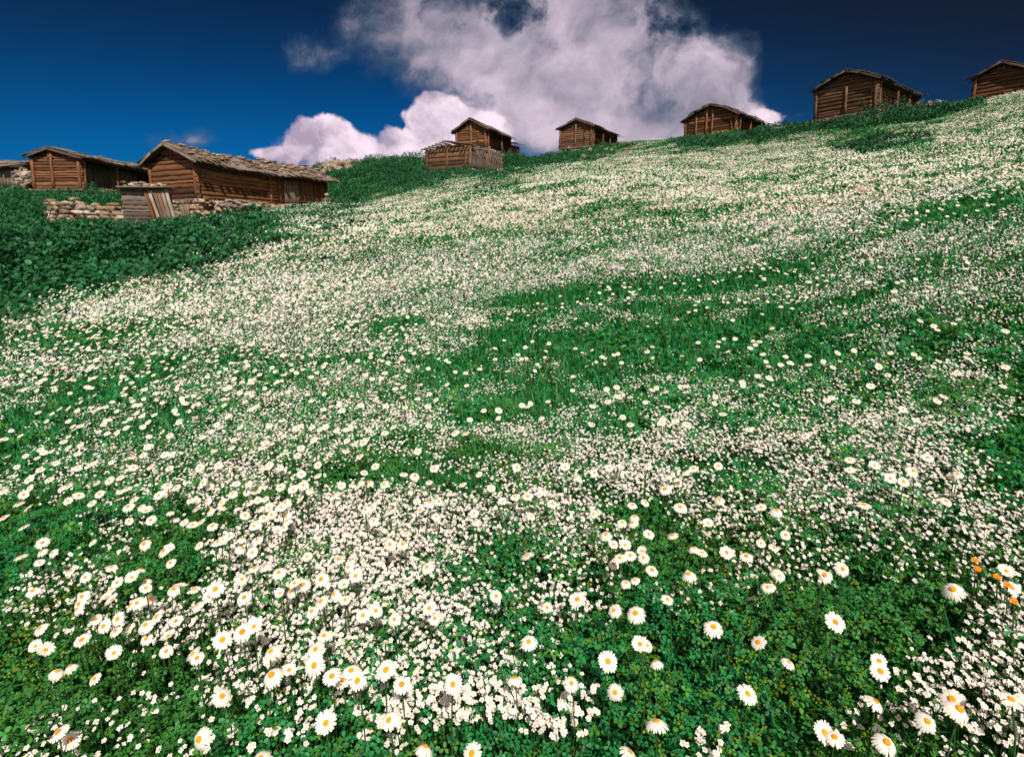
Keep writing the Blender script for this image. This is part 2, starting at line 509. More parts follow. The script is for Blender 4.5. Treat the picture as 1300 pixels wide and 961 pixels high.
def hut(root, W, L, prof, over_f=0.45, over_b=0.3, recess=0.0, right='log', center_post=True, posts=(), dark=1.0,
        rows=2, stones=0, stone_size=(.2, .45), found=0.5, found_kind='stone', log_h=0.24, mid_posts=(), roof=True, door=None,
        left='log', side_braces=(), roof_tone=(0.6, 1.1), stone_x=(-9, 9), barge=(.4, .7), timber=None):
    timber = timber or M_WOOD
    hw = W / 2
    zl, zr = zprof(prof, -hw), zprof(prof, hw)
    rx, rz = max(prof, key=lambda p: p[1])
    mb = MB(); log_panel(mb, (-hw, 0), (hw, 0), 0, lambda f: zprof(prof, -hw + W * f) - 0.06, h=log_h, dark=dark)
    mb.build('gable_wall', timber, root)
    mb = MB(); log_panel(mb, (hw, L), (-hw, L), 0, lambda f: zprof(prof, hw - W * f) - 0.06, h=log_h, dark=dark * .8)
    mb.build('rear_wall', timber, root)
    mb = MB()
    if left == 'plank': plank_panel(mb, (-hw, L), (-hw, 0), 0, zl - 0.05, 0.24, tone=(.45, .9))
    else: log_panel(mb, (-hw, L), (-hw, 0), 0, lambda f: zl - 0.05, h=log_h, dark=dark)
    mb.build('side_wall', M_WOODG if left == 'plank' else timber, root)
    mb = MB(); xr = hw - recess
    zri = zprof(prof, xr) - 0.05
    if right == 'plank': plank_panel(mb, (xr, 0.1), (xr, L - .1), 0, zri, 0.24, tone=(.5, 1.0))
    elif right == 'mixed':
        log_panel(mb, (xr, 0.0), (xr, L * .55), 0, lambda f: zri, h=log_h, dark=dark)
        plank_panel(mb, (xr, L * .56), (xr, L - .1), 0, zri, 0.24, tone=(.5, 1.0))
    else: log_panel(mb, (xr, 0.0), (xr, L), 0, lambda f: zri, h=log_h, dark=dark)
    mb.build('side_wall', timber if right != 'plank' else M_WOODG, root)
    if recess > 0:                                    # porch: floor joist and plate under the eave
        mb = MB(); mb.beam((hw, 0, -0.08), (hw, L, -0.08), .18, .16, tone=wtone(.6, .9)); plank_n = 0
        y = 0.1
        while y < L:
            mb.beam((xr, y, 0.0), (hw, y, 0.0), .22, .05, tone=wtone(.5, .9)); y += .24
        mb.build('porch_floor', M_WOODG, root)
        mb = MB(); mb.beam((hw, -.1, zr - .12), (hw, L + .1, zr - .12), .16, .16, tone=wtone(.6, .9), seg=14); mb.build('eave_beam', timber, root)
    # corner posts and posts on the faces
    for (x, y0, w) in ((-hw + .05, -.14, .2), (hw - .05, -.14, .2)):
        mb = MB(); mb.beam((x, y0, -0.15), (x, y0, zprof(prof, x) - .1), w, .12, up=(0, 1, 0), tone=wtone(.8, 1.3), jit=.01)
        mb.build('post', timber, root)
    for (x, z1) in mid_posts:
        mb = MB(); mb.beam((x, -.165, -0.1), (x + random.uniform(-.05, .05), -.16, z1), .17, .1, up=(0, 1, 0), tone=wtone(1.0, 1.5), jit=.01)
        mb.build('post', timber, root)
    for y in posts:
        mb = MB(); mb.beam((hw + .14, y, -0.1), (hw + .14, y, zr - .1), .13, .13, up=(0, 1, 0), tone=wtone(1.0, 1.5), jit=.01)
        mb.build('post', timber, root)
    # small loft opening under the ridge
    mb = MB(); mb.beam((rx - .16, -.13, rz - .75), (rx - .16, -.13, rz - .12), .13, .05, up=(0, 1, 0), tone=wtone(.7, 1.1))
    mb.beam((rx + .16, -.13, rz - .72), (rx + .16, -.13, rz - .18), .11, .05, up=(0, 1, 0), tone=wtone(.7, 1.1))
    mb.build('loft_hatch', timber, root)
    mb = MB(); mb.beam((-hw - .2, -.13, -.09), (hw + .2, -.13, -.09), .2, .16, tone=wtone(.6, .9)); mb.build('sill_beam', M_WOODG, root)
    if door:                                          # (y0, y1, height) on the right wall
        mb = MB(); plank_panel(mb, (xr + .14, door[0]), (xr + .14, door[1]), 0.02, door[2], .2, tone=(.7, 1.3))
        dr = mb.build('door', M_WOODG, root)
        mb = MB(); mb.beam((xr + .19, door[0], door[2] * .75), (xr + .19, door[1], door[2] * .75), .03, .12, tone=wtone(.8, 1.1)); mb.build('crossbar', M_WOODG, dr)
    if roof:
        mb = MB(); roof_deck(mb, prof, -over_f, L + over_b); roof_boards(mb, prof, -over_f, L + over_b, rows=rows, tone=roof_tone)
        rf = mb.build('roof', M_WOODG, root)
        if stones:
            mb = MB(); on_roof_stones(mb, prof, -over_f, L + over_b, stones, *stone_size, *stone_x); s = mb.build('roof_stones', M_STONE, rf); s['kind'] = 'stuff'
        mb = MB()
        for i in range(len(prof) - 1):
            (xa, za), (xb, zb) = prof[i], prof[i + 1]
            mb.beam((xa, -over_f - .03, za - .05), (xb, -over_f - .03, zb - .05), .05, .14, tone=wtone(*barge), bev=.08)
        mb.build('bargeboard', M_WOODG, root)
        mb = MB()                                     # log ends carrying the roof
        for (x, z) in ((prof[0][0] + .35, 0), (prof[-1][0] - .35, 0), (rx, 0)):
            mb.beam((x, -over_f + .06, zprof(prof, x) - .16), (x, L + .1, zprof(prof, x) - .16), .16, .16, tone=wtone(.6, 1), bev=.28, seg=14)
        mb.build('purlin', timber, root)
    # footing
    if found_kind == 'stone':
        mb = MB()
        dry_wall(mb, (-hw - .1, 0.05, 0), (hw + .1, .05, 0), -found, -.17, .5, .3)
        mb.build('stone_footing', M_STONE, root); mb = MB()
        dry_wall(mb, (-hw, L, 0), (-hw, 0, 0), -found, -.17, .5, .3)
        mb.build('stone_footing', M_STONE, root); mb = MB()
        dry_wall(mb, (hw, 0, 0), (hw, L, 0), -found, -.17, .5, .3)
        mb.build('stone_footing', M_STONE, root)
    else:
        mb = MB(); plank_panel(mb, (-hw, 0), (hw, 0), -found, -.17, .2, tone=(.8, 1.3)); mb.build('plank_skirt', timber, root)
        mb = MB(); dry_wall(mb, (hw + .2, 0, 0), (hw + .2, L, 0), -found, -.02, .5, .3)
        mb.build('stone_footing', M_STONE, root); mb = MB()
        dry_wall(mb, (-hw, L, 0), (-hw, 0.3, 0), -found, -.17, .5, .3)
        mb.build('stone_footing', M_STONE, root)


def hut_root(key, label):
    o, u, v, az, W, L = frame(key)
    r = empty('log_hut', Vector(o), -az)
    tag(r, label, 'hut', 'old log huts along the crest of the hill')
    return r, W, L


def build_huts():
    r, W, L = hut_root('A', 'brown log hut with a dark open porch, above the low ruined stone wall')
    hut(r, W, L, [(-2.05, 2.2), (-.3, 2.78), (2.1, 2.1)], recess=1.25, right='plank', posts=(.15, 3.3), mid_posts=((-.25, 2.6),),
        rows=2, stones=16, stone_size=(.15, .3), found=.75, found_kind='plank', over_f=.35, over_b=.5, roof_tone=(.7, 1.25))
    r, W, L = hut_root('B', 'largest log hut, long stone-weighted roof, behind the small leaning shed')
    hut(r, W, L, [(-2.5, 2.0), (-1.1, 2.75), (0, 3.2), (1.25, 2.7), (2.75, 2.03)], right='mixed', posts=(5.4,), rows=1, stones=300,
        stone_size=(.16, .5), found=1.5, over_f=.5, over_b=.7, log_h=.27, roof_tone=(.6, 1.3), barge=(.9, 1.4), door=(6.6, 7.9, 1.75))
    # plank hatch in the footing
    mb = MB(); plank_panel(mb, (.75, -.36), (1.55, -.36), -1.6, -.35, .16, tone=(.9, 1.3)); mb.build('cellar_door', M_WOODG, r)
    # lean-to ledge of poles and stones along the sunny side
    mb = MB()
    for k in range(4):
        mb.beam((W / 2 + .45 + k * .32, .3, -.16 - k * .10), (W / 2 + .35 + k * .32, L + .2, -.10 - k * .10), .13, .13, tone=wtone(.7, 1.2), bev=.28, jit=.03)
    y = .6
    while y < L + .2:
        mb.beam((W / 2 + .1, y, -.06), (W / 2 + 1.7, y + random.uniform(-.2, .2), -.50), .16, .06, tone=wtone(.6, 1.2), jit=.02); y += random.uniform(.3, .5)
    lt = mb.build('lean_to', M_WOODG, r)
    mb = MB()
    for _ in range(95):
        s = random.uniform(.2, .6); a = random.uniform(.1, 1.55)
        mb.rock((W / 2 + .1 + a, random.uniform(1.6, L + .2), -.06 - a * .26 + .12), (s * 1.3, s, s * .35), stone_tone())
    st = mb.build('ledge_stones', M_STONE, lt); st['kind'] = 'stuff'
    for y in (.7, 4.0, 7.4, 10.3):
        mb = MB(); mb.beam((W / 2 + 1.5, y, -1.9), (W / 2 + 1.5, y, -.4), .12, .12, up=(0, 1, 0), tone=wtone(.7, 1.1)); mb.build('prop', M_WOODG, lt)
    mb = MB(); dry_wall(mb, (W / 2 + 1.25, .2, 0), (W / 2 + 1.25, 4.2, 0), -1.9, lambda f: -.35 - f * .5, .5, .34); mb.build('stone_bank', M_STONE, r)

    r, W, L = hut_root('C', 'roofless low log hut with ragged pole ends along its top')
    pr = [(-2.15, 1.75), (.1, 2.3), (2.15, 1.95)]
    hut(r, W, L, pr, right='plank', rows=1, stones=0, found=.6, roof=False, posts=(.4, 3.4), mid_posts=((.15, 2.1),), log_h=.3, dark=.95, timber=M_WOODB)
    mb = MB()
    for k in range(13):
        f = k / 12; x = -2.25 + 4.5 * f
        mb.beam((x, -.55 - random.uniform(0, .2), zprof(pr, x) + .03), (x + random.uniform(-.1, .1), 1.2, zprof(pr, x) + .12), .13, .13, tone=wtone(.5, 1), bev=.28)
    for k in range(15):
        y = .6 + k * .46
        mb.beam((-1.9, y, 1.85), (2.45 + random.uniform(-.15, .2), y + random.uniform(-.15, .15), 1.98), .12, .12, tone=wtone(.5, 1), bev=.28)
    mb.build('bare_rafters', M_WOODG, r)

    r, W, L = hut_root('D', 'steep-gabled log hut on the crest directly behind the roofless low hut')
    hut(r, W, L * .72, [(-2.2, 1.75), (0, 2.95), (2.25, 1.75)], recess=.9, right='log', posts=(.2, 3.2), mid_posts=((.05, 2.5),), stones=0,
        found=.9, over_f=.4, over_b=.2, roof_tone=(.55, 1.0))
    # lower byre at its far end
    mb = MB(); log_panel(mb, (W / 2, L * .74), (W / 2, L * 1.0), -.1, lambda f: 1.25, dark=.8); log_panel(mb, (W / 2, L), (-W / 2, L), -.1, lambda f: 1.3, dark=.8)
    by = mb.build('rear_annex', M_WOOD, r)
    mb = MB(); roof_boards(mb, [(-1.0, 1.9), (2.2, 1.3)], L * .74, L * 1.05, rows=1); mb.build('annex_roof', M_WOODG, by)

    r, W, L = hut_root('E', 'small gabled log hut alone on the crest against the big grey cloud')
    hut(r, W, L, [(-2.2, 2.0), (0, 2.85), (2.25, 1.95)], recess=.8, right='log', posts=(.2, 2.6, 4.6), mid_posts=((0, 2.3),), stones=0, found=.8,
        over_f=.35, over_b=.3, roof_tone=(.55, 1.0), dark=.95, log_h=.2, timber=M_WOODB)
    r, W, L = hut_root('F', 'low wide log hut with a bowed roof and several upright battens')
    hut(r, W, L, [(-2.95, 1.55), (-1.6, 2.25), (-.1, 2.72), (1.4, 2.3), (2.9, 1.45)], recess=.5, right='log', posts=(.3, 2.6, 4.9),
        mid_posts=((-.35, 2.5), (-1.4, 2.0), (.2, 2.4)), stones=0, found=.7, over_f=.4, roof_tone=(.5, .95), dark=.85)
    r, W, L = hut_root('G', 'tall dark log hut with pale posts, over a thick green bank')
    hut(r, W, L, [(-2.45, 2.2), (-1.0, 2.85), (0, 3.2), (1.0, 2.9), (2.5, 2.2)], recess=.35, right='log', posts=(.2, 3.6, 6.0), mid_posts=((.1, 2.05),),
        stones=24, stone_size=(.12, .25), found=.8, over_f=.4, roof_tone=(.35, .7), dark=.85, log_h=.26, timber=M_WOODB, door=(6.3, 7.6, 1.8))
    # last hut on the right edge
    az = R(55); u = np.array([math.cos(az), -math.sin(az), 0])
    c = at(1234, 133, 46.0) + u * 1.65
    r = empty('log_hut', Vector(c), -az)
    tag(r, 'dark log hut half cut off by the right edge of the photo', 'hut', 'old log huts along the crest of the hill')
    hut(r, 3.3, 7.5, [(-1.95, 1.95), (-.1, 2.85), (1.95, 1.9)], right='log', posts=(.3, 3.0), mid_posts=(), stones=0, found=1.2, over_f=.4,
        roof_tone=(.35, .7), dark=.75)
    # first building on the left edge, long side to the camera
    az = R(-88); u = np.array([math.cos(az), -math.sin(az), 0])
    c = at(25, 238, 44.0) + u * 1.9
    r = empty('log_hut', Vector(c), -az)
    tag(r, 'grey plank hut with a board roof, cut off by the left edge', 'hut', 'old log huts along the crest of the hill')
    hut(r, 3.8, 8.0, [(-2.3, 1.5), (0, 2.2), (2.3, 1.5)], right='log', left='plank', rows=2, stones=10, stone_size=(.15, .3), found=.8, over_f=.15,
        roof_tone=(.8, 1.35), dark=.6)


def age(root, lean, sag, skew, L):
    for o in root.children_recursive:
        me = o.data; n_ = len(me.vertices); co = np.empty(n_ * 3, np.float32); me.vertices.foreach_get('co', co); co = co.reshape(-1, 3)
        up = np.clip(co[:, 2], 0, 4)
        co[:, 0] += lean * up + skew * np.clip(co[:, 1], 0, L) / L * up * .5
        mid = np.clip(np.sin(np.clip(co[:, 1] / L, 0, 1) * math.pi * .9), 0, 1)
        co[:, 2] -= sag * mid * np.clip(up / 2.5, 0, 1) + .05 * np.sin(co[:, 1] * 1.7 + lean * 90) * np.clip(up / 2.5, 0, 1)
        me.vertices.foreach_set('co', co.ravel()); me.update()


def gpt(x, y, t=None):
    """ground point under a pixel: march the view ray onto the terrain"""
    d = ray(x, y)
    ts = np.exp(np.linspace(math.log(.7), math.log(75), 1200))
    zz = d[2] * ts - ground(d[0] * ts, d[1] * ts)
    k = np.argmax(zz < 0)
    tt = ts[k] if zz[k] < 0 else 60.0
    p = d * tt
    return np.array([p[0], p[1], float(ground(p[0], p[1]))])


def along(x, t):
    """ground point at pixel column x and depth t"""
    X = (x - CX) / F * t
    Y = t * CP
    for _ in range(6):
        z = float(ground(X, Y)); Y = (t + z * SP) / CP
    return np.array([X, Y, float(ground(X, Y))])


def build_stonework():
    # ruined wall below the porch hut
    a = at(66, 277, 30.5); b = at(150, 277, 31.0)
    mb = MB(); dry_wall(mb, a * [1, 1, 0], b * [1, 1, 0], lambda f: a[2] * (1 - f) + b[2] * f - .35, lambda f: a[2] * (1 - f) + b[2] * f + .82 - .35 * f + .1 * math.sin(f * 9), .6, .34, .6)
    w = mb.build('stone_wall', M_STONE)
    tag(w, 'ruined low wall of tan rubble stones left of the small shed', 'wall')
    # tumbled wall between the first two huts on the left
    a = at(27, 240, 42.0); b = at(40, 240, 40.5)
    mb = MB(); dry_wall(mb, a * [1, 1, 0], b * [1, 1, 0], a[2] - .4, lambda f: a[2] + 1.3 - .5 * f, .7, .36, .6)
    tag(mb.build('stone_wall', M_STONE), 'short grey stone wall filling the gap between the two leftmost huts', 'wall')
    # rubble bank behind the big hut
    a = at(404, 214, 55.0); b = at(448, 212, 57.0)
    mb = MB()
    for _ in range(170):
        f = random.random(); s = random.uniform(.25, .8)
        X = a[0] + (b[0] - a[0]) * f + random.gauss(0, .4); Y = a[1] + (b[1] - a[1]) * f + random.gauss(0, 1.2)
        mb.rock((X, Y, float(ground(X, Y)) + s * .15 + random.uniform(0, .5) * (1 - f)), (s * 1.2, s, s * .7), stone_tone() * .9)
    tag(mb.build('stone_heap', M_STONE), 'long heap of tumbled grey stones on the crest behind the big hut roof', 'stone heap', None, 'stuff')
    # stones at the far end of the big hut
    mb = MB()
    for _ in range(110):
        x = random.uniform(416, 440); t = random.uniform(42, 46); p = along(x, t); s = random.uniform(.2, .6)
        mb.rock((p[0], p[1], p[2] + s * .2 + random.uniform(0, 1.6) * max(0, 1 - (x - 416) / 12)), (s * 1.2, s, s * .7), stone_tone())
    tag(mb.build('stone_heap', M_STONE), 'pile of pale field stones against the far right end of the biggest hut', 'stone heap', None, 'stuff')
    # rubble slope below the lone middle hut
    mb = MB()
    for _ in range(150):
        p = along(random.uniform(735, 800), random.uniform(44, 57)); s = random.uniform(.2, .6)
        mb.rock((p[0], p[1], p[2] + s * .15), (s * 1.3, s, s * .6), stone_tone() * .85)
    tag(mb.build('stone_heap', M_STONE), 'loose scatter of brown stones on the slope right of the small middle hut', 'stone heap', None, 'stuff')
    # stones under the tall dark hut, and the dry-stone pen at its end
    mb = MB()
    o, u, v, az, W, L = frame('G')
    for _ in range(90):
        f = random.random(); c = o + u * (W / 2 + random.uniform(.3, 1.3)) + v * (f * L * .85); s = random.uniform(.25, .7)
        mb.rock((c[0], c[1], c[2] - .45 + random.uniform(-.2, .3)), (s * 1.2, s, s * .6), stone_tone())
    tag(mb.build('stone_heap', M_STONE), 'line of rough stones along the foot of the tall dark hut', 'stone heap', None, 'stuff')
    a = o + u * (W / 2 + .3) + v * (L + .1); b = a + u * 2.6 + v * 1.3
    mb = MB(); dry_wall(mb, a * [1, 1, 0], b * [1, 1, 0], a[2] - .8, lambda f: a[2] + 1.5 - .8 * f, .8, .36, .5)
    tag(mb.build('stone_wall', M_STONE), 'stub of grey stone wall joined to the right end of the tall dark hut', 'wall')
    # small stones below the bowed hut
    mb = MB(); o, u, v, az, W, L = frame('F')
    for _ in range(60):
        c = o + u * random.uniform(-W / 2, W / 2 + .5) - v * random.uniform(.2, 1.0); s = random.uniform(.2, .5)
        mb.rock((c[0], c[1], float(ground(c[0], c[1])) + .15), (s * 1.3, s, s * .6), stone_tone() * .9)
    tag(mb.build('stone_heap', M_STONE), 'small stones strewn along the gable foot of the bowed-roof hut', 'stone heap', None, 'stuff')
    # boulder among the flowers
    p = gpt(1088, 252)
    mb = MB()
    V, Fc = ROCKS[2]
    mb.rock((0, 0, .12), (.62, .42, .42), (.36, .27, .20), yaw=.4)
    b = mb.build('boulder', M_STONE, smooth=False); b.location = Vector(p)
    tag(b, 'lone tan boulder poking out of the white flowers on the right slope', 'boulder')


def build_shed():
    c = at(188, 283, 30.0)
    r = empty('wood_shed', Vector((c[0], c[1], c[2])), R(24))
    tag(r, 'small leaning wooden shed with stones on its lid, in front of the biggest hut', 'shed')
    mb = MB(); log_panel(mb, (-1.0, 0), (.15, 0), -.3, lambda f: 1.72, h=.2, th=.12, ends=.05, dark=.75); mb.build('log_wall', M_WOODG, r)
    mb = MB(); log_panel(mb, (-1.0, 1.5), (1.0, 1.5), -.3, lambda f: 1.6, h=.2, th=.12, ends=.05, dark=.7); mb.build('log_wall', M_WOODG, r)
    mb = MB(); log_panel(mb, (-1.0, 1.5), (-1.0, 0), -.3, lambda f: 1.65, h=.2, th=.12, ends=.05, dark=.7); mb.build('log_wall', M_WOODG, r)
    mb = MB(); plank_panel(mb, (1.0, .1), (1.0, 1.4), -.3, 1.6, .2); mb.build('log_wall', M_WOODG, r)
    for k in range(6):
        x = .12 + k * .19
        mb = MB(); mb.beam((x + .32 + random.uniform(-.06, .06), -.32, -.3), (x - .12, -.08, 1.75 + random.uniform(-.1, .05)), .15, .05, up=(0, 1, 0), tone=wtone(.7, 1.5) * (1.15 if k % 2 else .8), bev=.1)
        mb.build('leaning_plank', M_WOODG if k % 3 else M_WOOD, r)
    mb = MB()
    for k in range(8):
        y = -.25 + k * .27
        mb.beam((-1.2, y, 1.76), (1.2, y, 1.84), .25, .07, tone=wtone(.6, 1.1))
    lid = mb.build('lid', M_WOODG, r)
    mb = MB()
    for _ in range(26):
        s = random.uniform(.2, .5)
        mb.rock((random.uniform(-1.1, 1.0), random.uniform(-.2, 1.6), 1.9 + random.uniform(0, .12)), (s * 1.3, s, s * .4), stone_tone() * 1.15)
    s = mb.build('lid_stones', M_STONE, lid); s['kind'] = 'stuff'


# ------------------------------------------------------------------ plant cover maps (by what the photo shows on that ground)
ROWS = [
    (100, '00000000000047'), (130, '00000000000047'), (160, '00000000001277'), (190, '00000000267677'), (215, '00000136888887'),
    (240, '00000478888777'), (265, '00003688678833'), (290, '00258889889854'), (320, '02578887878876'), (350, '03788885566766'),
    (380, '15778662423454'), (410, '46667553212223'), (440, '76666533222222'), (480, '65556532436463'), (520, '45566534565554'),
    (560, '45565325667653'), (600, '45444325736753'), (640, '44355657325773'), (680, '44366655323654'), (720, '55276663223445'),
    (760, '64455665221326'), (800, '43446665231337'), (840, '33346665251578'), (880, '32346655251578'), (961, '43446543242567')]
RY = np.array([r[0] for r in ROWS], float)
RC = np.array([[int(c) for c in r[1]] for r in ROWS], float) / 9.0


def cover(px, py):
    fx = np.clip(px / 100.0, 0, 12.999); j = fx.astype(int); b = fx - j
    fy = np.interp(py, RY, np.arange(len(RY))); fy = np.clip(fy, 0, len(RY) - 1.001); i = fy.astype(int); a = fy - i
    return (RC[i, j] * (1 - b) + RC[i, j + 1] * b) * (1 - a) + (RC[i + 1, j] * (1 - b) + RC[i + 1, j + 1] * b) * a


DOCK = [
    [(-500, 222), (30, 232), (110, 246), (165, 250), (172, 288), (250, 286), (330, 277), (425, 268), (470, 250), (440, 268), (400, 283), (340, 304), (285, 312),
     (268, 335), (246, 350), (170, 358), (101, 358), (60, 385), (0, 410), (-500, 520)],
    [(400, 210), (440, 196), (545, 186), (545, 213), (640, 213), (605, 226), (560, 230), (500, 243), (440, 260), (415, 250)],
    [(640, 198), (650, 180), (785, 182), (800, 190), (760, 200), (690, 210), (665, 220), (620, 240), (598, 236), (640, 213)],
    [(850, 180), (900, 168), (1000, 164), (1030, 145), (1100, 140), (1180, 132), (1240, 124), (1250, 132), (1190, 154), (1090, 166), (1010, 174), (950, 182), (880, 192)],
    [(1050, 188), (1080, 182), (1180, 172), (1185, 182), (1100, 194)],
]


def in_poly(px, py, poly):
    inside = np.zeros(len(px), bool); k = len(poly); j = k - 1
    for i in range(k):
        xi, yi = poly[i]; xj, yj = poly[j]
        c = ((yi > py) != (yj > py)) & (px < (xj - xi) * (py - yi) / ((yj - yi) + 1e-9) + xi)
        inside ^= c; j = i
    return inside


def dock_zone(px, py, X, Y, jit=0.0):
    w = fbm(X / 1.3, Y / 1.3, 31) - .5; w2 = fbm(X / 1.3, Y / 1.3, 47) - .5
    s = np.clip((py - 140) / 120, .25, 1.3)
    qx = px + w * 80 * s; qy = py + w2 * 44 * s
    jit = jit * np.clip((py - 190) / 130, .12, 1)
    if np.any(jit): qx = qx + RNG.normal(0, 30 * jit, len(px)) * s; qy = qy + RNG.normal(0, 14 * jit, len(px)) * s
    m = np.zeros(len(px), bool)
    for p in DOCK: m |= in_poly(qx, qy, p)
    return m


# footprints kept clear of plants
FOOT = []
for key in PLAN:
    o, u, v, az, W, L = frame(key); FOOT.append((o, u, v, W / 2 + .15, L + .1))


o, u, v, az, W, L = frame('B'); FOOT.append((o + u * (W / 2 + 1.0), u, v, 1.0, L + .3))
o, u, v, az, W, L = frame('G'); FOOT.append((o + u * (W / 2 + .6), u, v, .7, L))


def clear(X, Y):
    ok = np.ones(len(X), bool)
    for (o, u, v, hw, L) in FOOT:
        a = (X - o[0]) * u[0] + (Y - o[1]) * u[1]; b = (X - o[0]) * v[0] + (Y - o[1]) * v[1]
        ok &= ~((np.abs(a) < hw) & (b > -.1) & (b < L))
    return ok


def sample(rho, r0, r1, th=56):
    """random ground points with a density (per m2) that depends on the distance"""
    n_ = max(4, int(math.log(r1 / r0) / 0.06)); e = np.exp(np.linspace(math.log(r0), math.log(r1), n_ + 1))
    Rs = []
    for a, b in zip(e[:-1], e[1:]):
        k = int(rho(math.sqrt(a * b)) * R(th) * (b * b - a * a)); Rs.append(np.sqrt(RNG.uniform(a * a, b * b, k)))
    r = np.concatenate(Rs); t = RNG.uniform(R(-th), R(th), len(r))
    return r * np.sin(t), r * np.cos(t), r


def in_view(px, py, mx=160, my=90):
    return (px > -mx) & (px < PW + mx) & (py < PH + my)


def rots(nrm, spin):
    """rotation matrices taking +Z to nrm with a spin about it"""
    nrm = nrm / np.linalg.norm(nrm, axis=1)[:, None]
    ref = np.where(np.abs(nrm[:, 2:3]) < .95, np.array([[0, 0, 1.0]]), np.array([[1.0, 0, 0]]))
    x = np.cross(ref, nrm); x /= np.linalg.norm(x, axis=1)[:, None]; y = np.cross(nrm, x)
    c, s = np.cos(spin)[:, None], np.sin(spin)[:, None]
    return np.stack([x * c + y * s, -x * s + y * c, nrm], axis=2)


def scatter(name, TV, TF, TC, pos, Rm, scale, tint, mat):
    """one stuff mesh: the template repeated at every point; TC = template colour per vertex"""
    TV = np.asarray(TV, np.float32); TF = np.asarray(TF); k = len(TV); N_ = len(pos)
    sc = scale[:, None, None] if scale.ndim == 1 else scale[:, None, :]
    V = np.einsum('nij,nkj->nki', Rm.astype(np.float32), TV[None] * sc.astype(np.float32)) + pos[:, None, :].astype(np.float32)
    Fc = (TF[None] + (np.arange(N_) * k)[:, None, None]).reshape(-1, TF.shape[1])
    C = (np.asarray(TC, np.float32)[None] * tint[:, None, :].astype(np.float32)).reshape(-1, 3)
    return (V.reshape(-1, 3), Fc, C)


def merge(name, parts, mat, label, cat, kind='stuff', smooth=False):
    V = []; Fc = []; C = []; n_ = 0
    for (v, f, c) in parts:
        V.append(v); C.append(c)
        if f.shape[1] == 3: f = np.concatenate([f, f[:, 2:3]], 1) if False else f
        Fc.append((f + n_)); n_ += len(v)
    ks = {f.shape[1] for f in Fc}
    V = np.concatenate(V); C = np.concatenate(C)
    if len(ks) == 1:
        me = np_mesh(name, V, np.concatenate(Fc), C, None, mat, smooth)
    else:
        idx = np.concatenate([f.ravel() for f in Fc]); ln = np.concatenate([np.full(len(f), f.shape[1]) for f in Fc])
        me = bpy.data.meshes.new(name)
        me.vertices.add(len(V)); me.vertices.foreach_set('co', V.astype(np.float32).ravel())
        me.loops.add(len(idx)); me.loops.foreach_set('vertex_index', idx.astype(np.int32))
        me.polygons.add(len(ln)); me.polygons.foreach_set('loop_start', np.concatenate([[0], np.cumsum(ln)[:-1]]).astype(np.int32))
        me.update(calc_edges=True)
        a = me.attributes.new('tone', 'FLOAT_COLOR', 'POINT'); c4 = np.ones((len(V), 4), np.float32); c4[:, :3] = C
        a.data.foreach_set('color', c4.ravel()); me.materials.append(mat)
    o = mesh_obj(name, me)
    tag(o, label, cat, None, kind)
    return o


# templates --------------------------------------------------------
def t_daisy(npet, rad, disc, rnd, detail=2, droop=0.12):
    """petal ring and domed disc of an ox-eye daisy, facing +Z"""
    PV = []; PF = []
    for k in range(npet):
        a = 2 * math.pi * k / npet + rnd.uniform(-.06, .06); L = rad * rnd.uniform(.88, 1.05); w = 2 * math.pi * rad / npet * .32 * rnd.uniform(.95, 1.25)
        lift = rnd.uniform(-.04, .06) * rad; ca, sa = math.cos(a), math.sin(a)
        base = len(PV)
        prof = ((disc * .7, .5, 0), (rad * .55, 1.0, .03), (rad * .86, 1.05, .0), (1.0 * rad, .6, -.04)) if detail == 2 else ((disc * .7, .55, 0), (rad * .65, 1.1, .02), (rad, .75, -.03))
        for (rr_, ww, zz) in prof:
            rr2 = rr_ * L / rad if rr_ > disc else rr_
            zc = zz * rad - droop * rad * (rr2 / rad) ** 2 + lift * (rr2 / rad)
            for sgn in (-1, 1):
                x, y = rr2, sgn * w * ww
                PV.append((x * ca - y * sa, x * sa + y * ca, zc + (.012 * rad if k % 2 else -.012 * rad)))
        for i in range(len(prof) - 1):
            PF.append((base + 2 * i, base + 2 * i + 2, base + 2 * i + 3, base + 2 * i + 1))
    DV = []; DF = []; seg = 10 if detail == 2 else 6
    rings = ((1.0, 0.0), (.92, .22), (.6, .42), (.25, .40)) if detail == 2 else ((1.0, .02), (.6, .35))
    for (q, zz) in rings:
        for k in range(seg):
            a = 2 * math.pi * k / seg; DV.append((disc * q * math.cos(a), disc * q * math.sin(a), disc * zz + .02 * rad))
    for i in range(len(rings) - 1):
        for k in range(seg):
            DF.append((i * seg + k, i * seg + (k + 1) % seg, (i + 1) * seg + (k + 1) % seg, (i + 1) * seg + k))
    top = len(DV); DV.append((0, 0, disc * (.36 if detail == 2 else .38) + .02 * rad))
    li = (len(rings) - 1) * seg
    for k in range(0, seg, 2):
        DF.append((li + k, li + k + 1, li + (k + 2) % seg, top))
    return np.array(PV), PF, np.array(DV), DF


def t_fleur(npet, rad, rnd, fine=True):
    """small white flower with broad petals"""
    V = []; Fc = []
    for k in range(npet):
        a = 2 * math.pi * k / npet + rnd.uniform(-.12, .12); ca, sa = math.cos(a), math.sin(a); b = len(V); L = rad * rnd.uniform(.85, 1.1); w = rad * .42
        for (x, y, z) in ((.08 * L, 0, 0), (.62 * L, -w, .12 * rad), (1.0 * L, 0, .05 * rad), (.62 * L, w, .12 * rad)):
            V.append((x * ca - y * sa, x * sa + y * ca, z))
        Fc.append((b, b + 1, b + 2, b + 3))
    return np.array(V), Fc


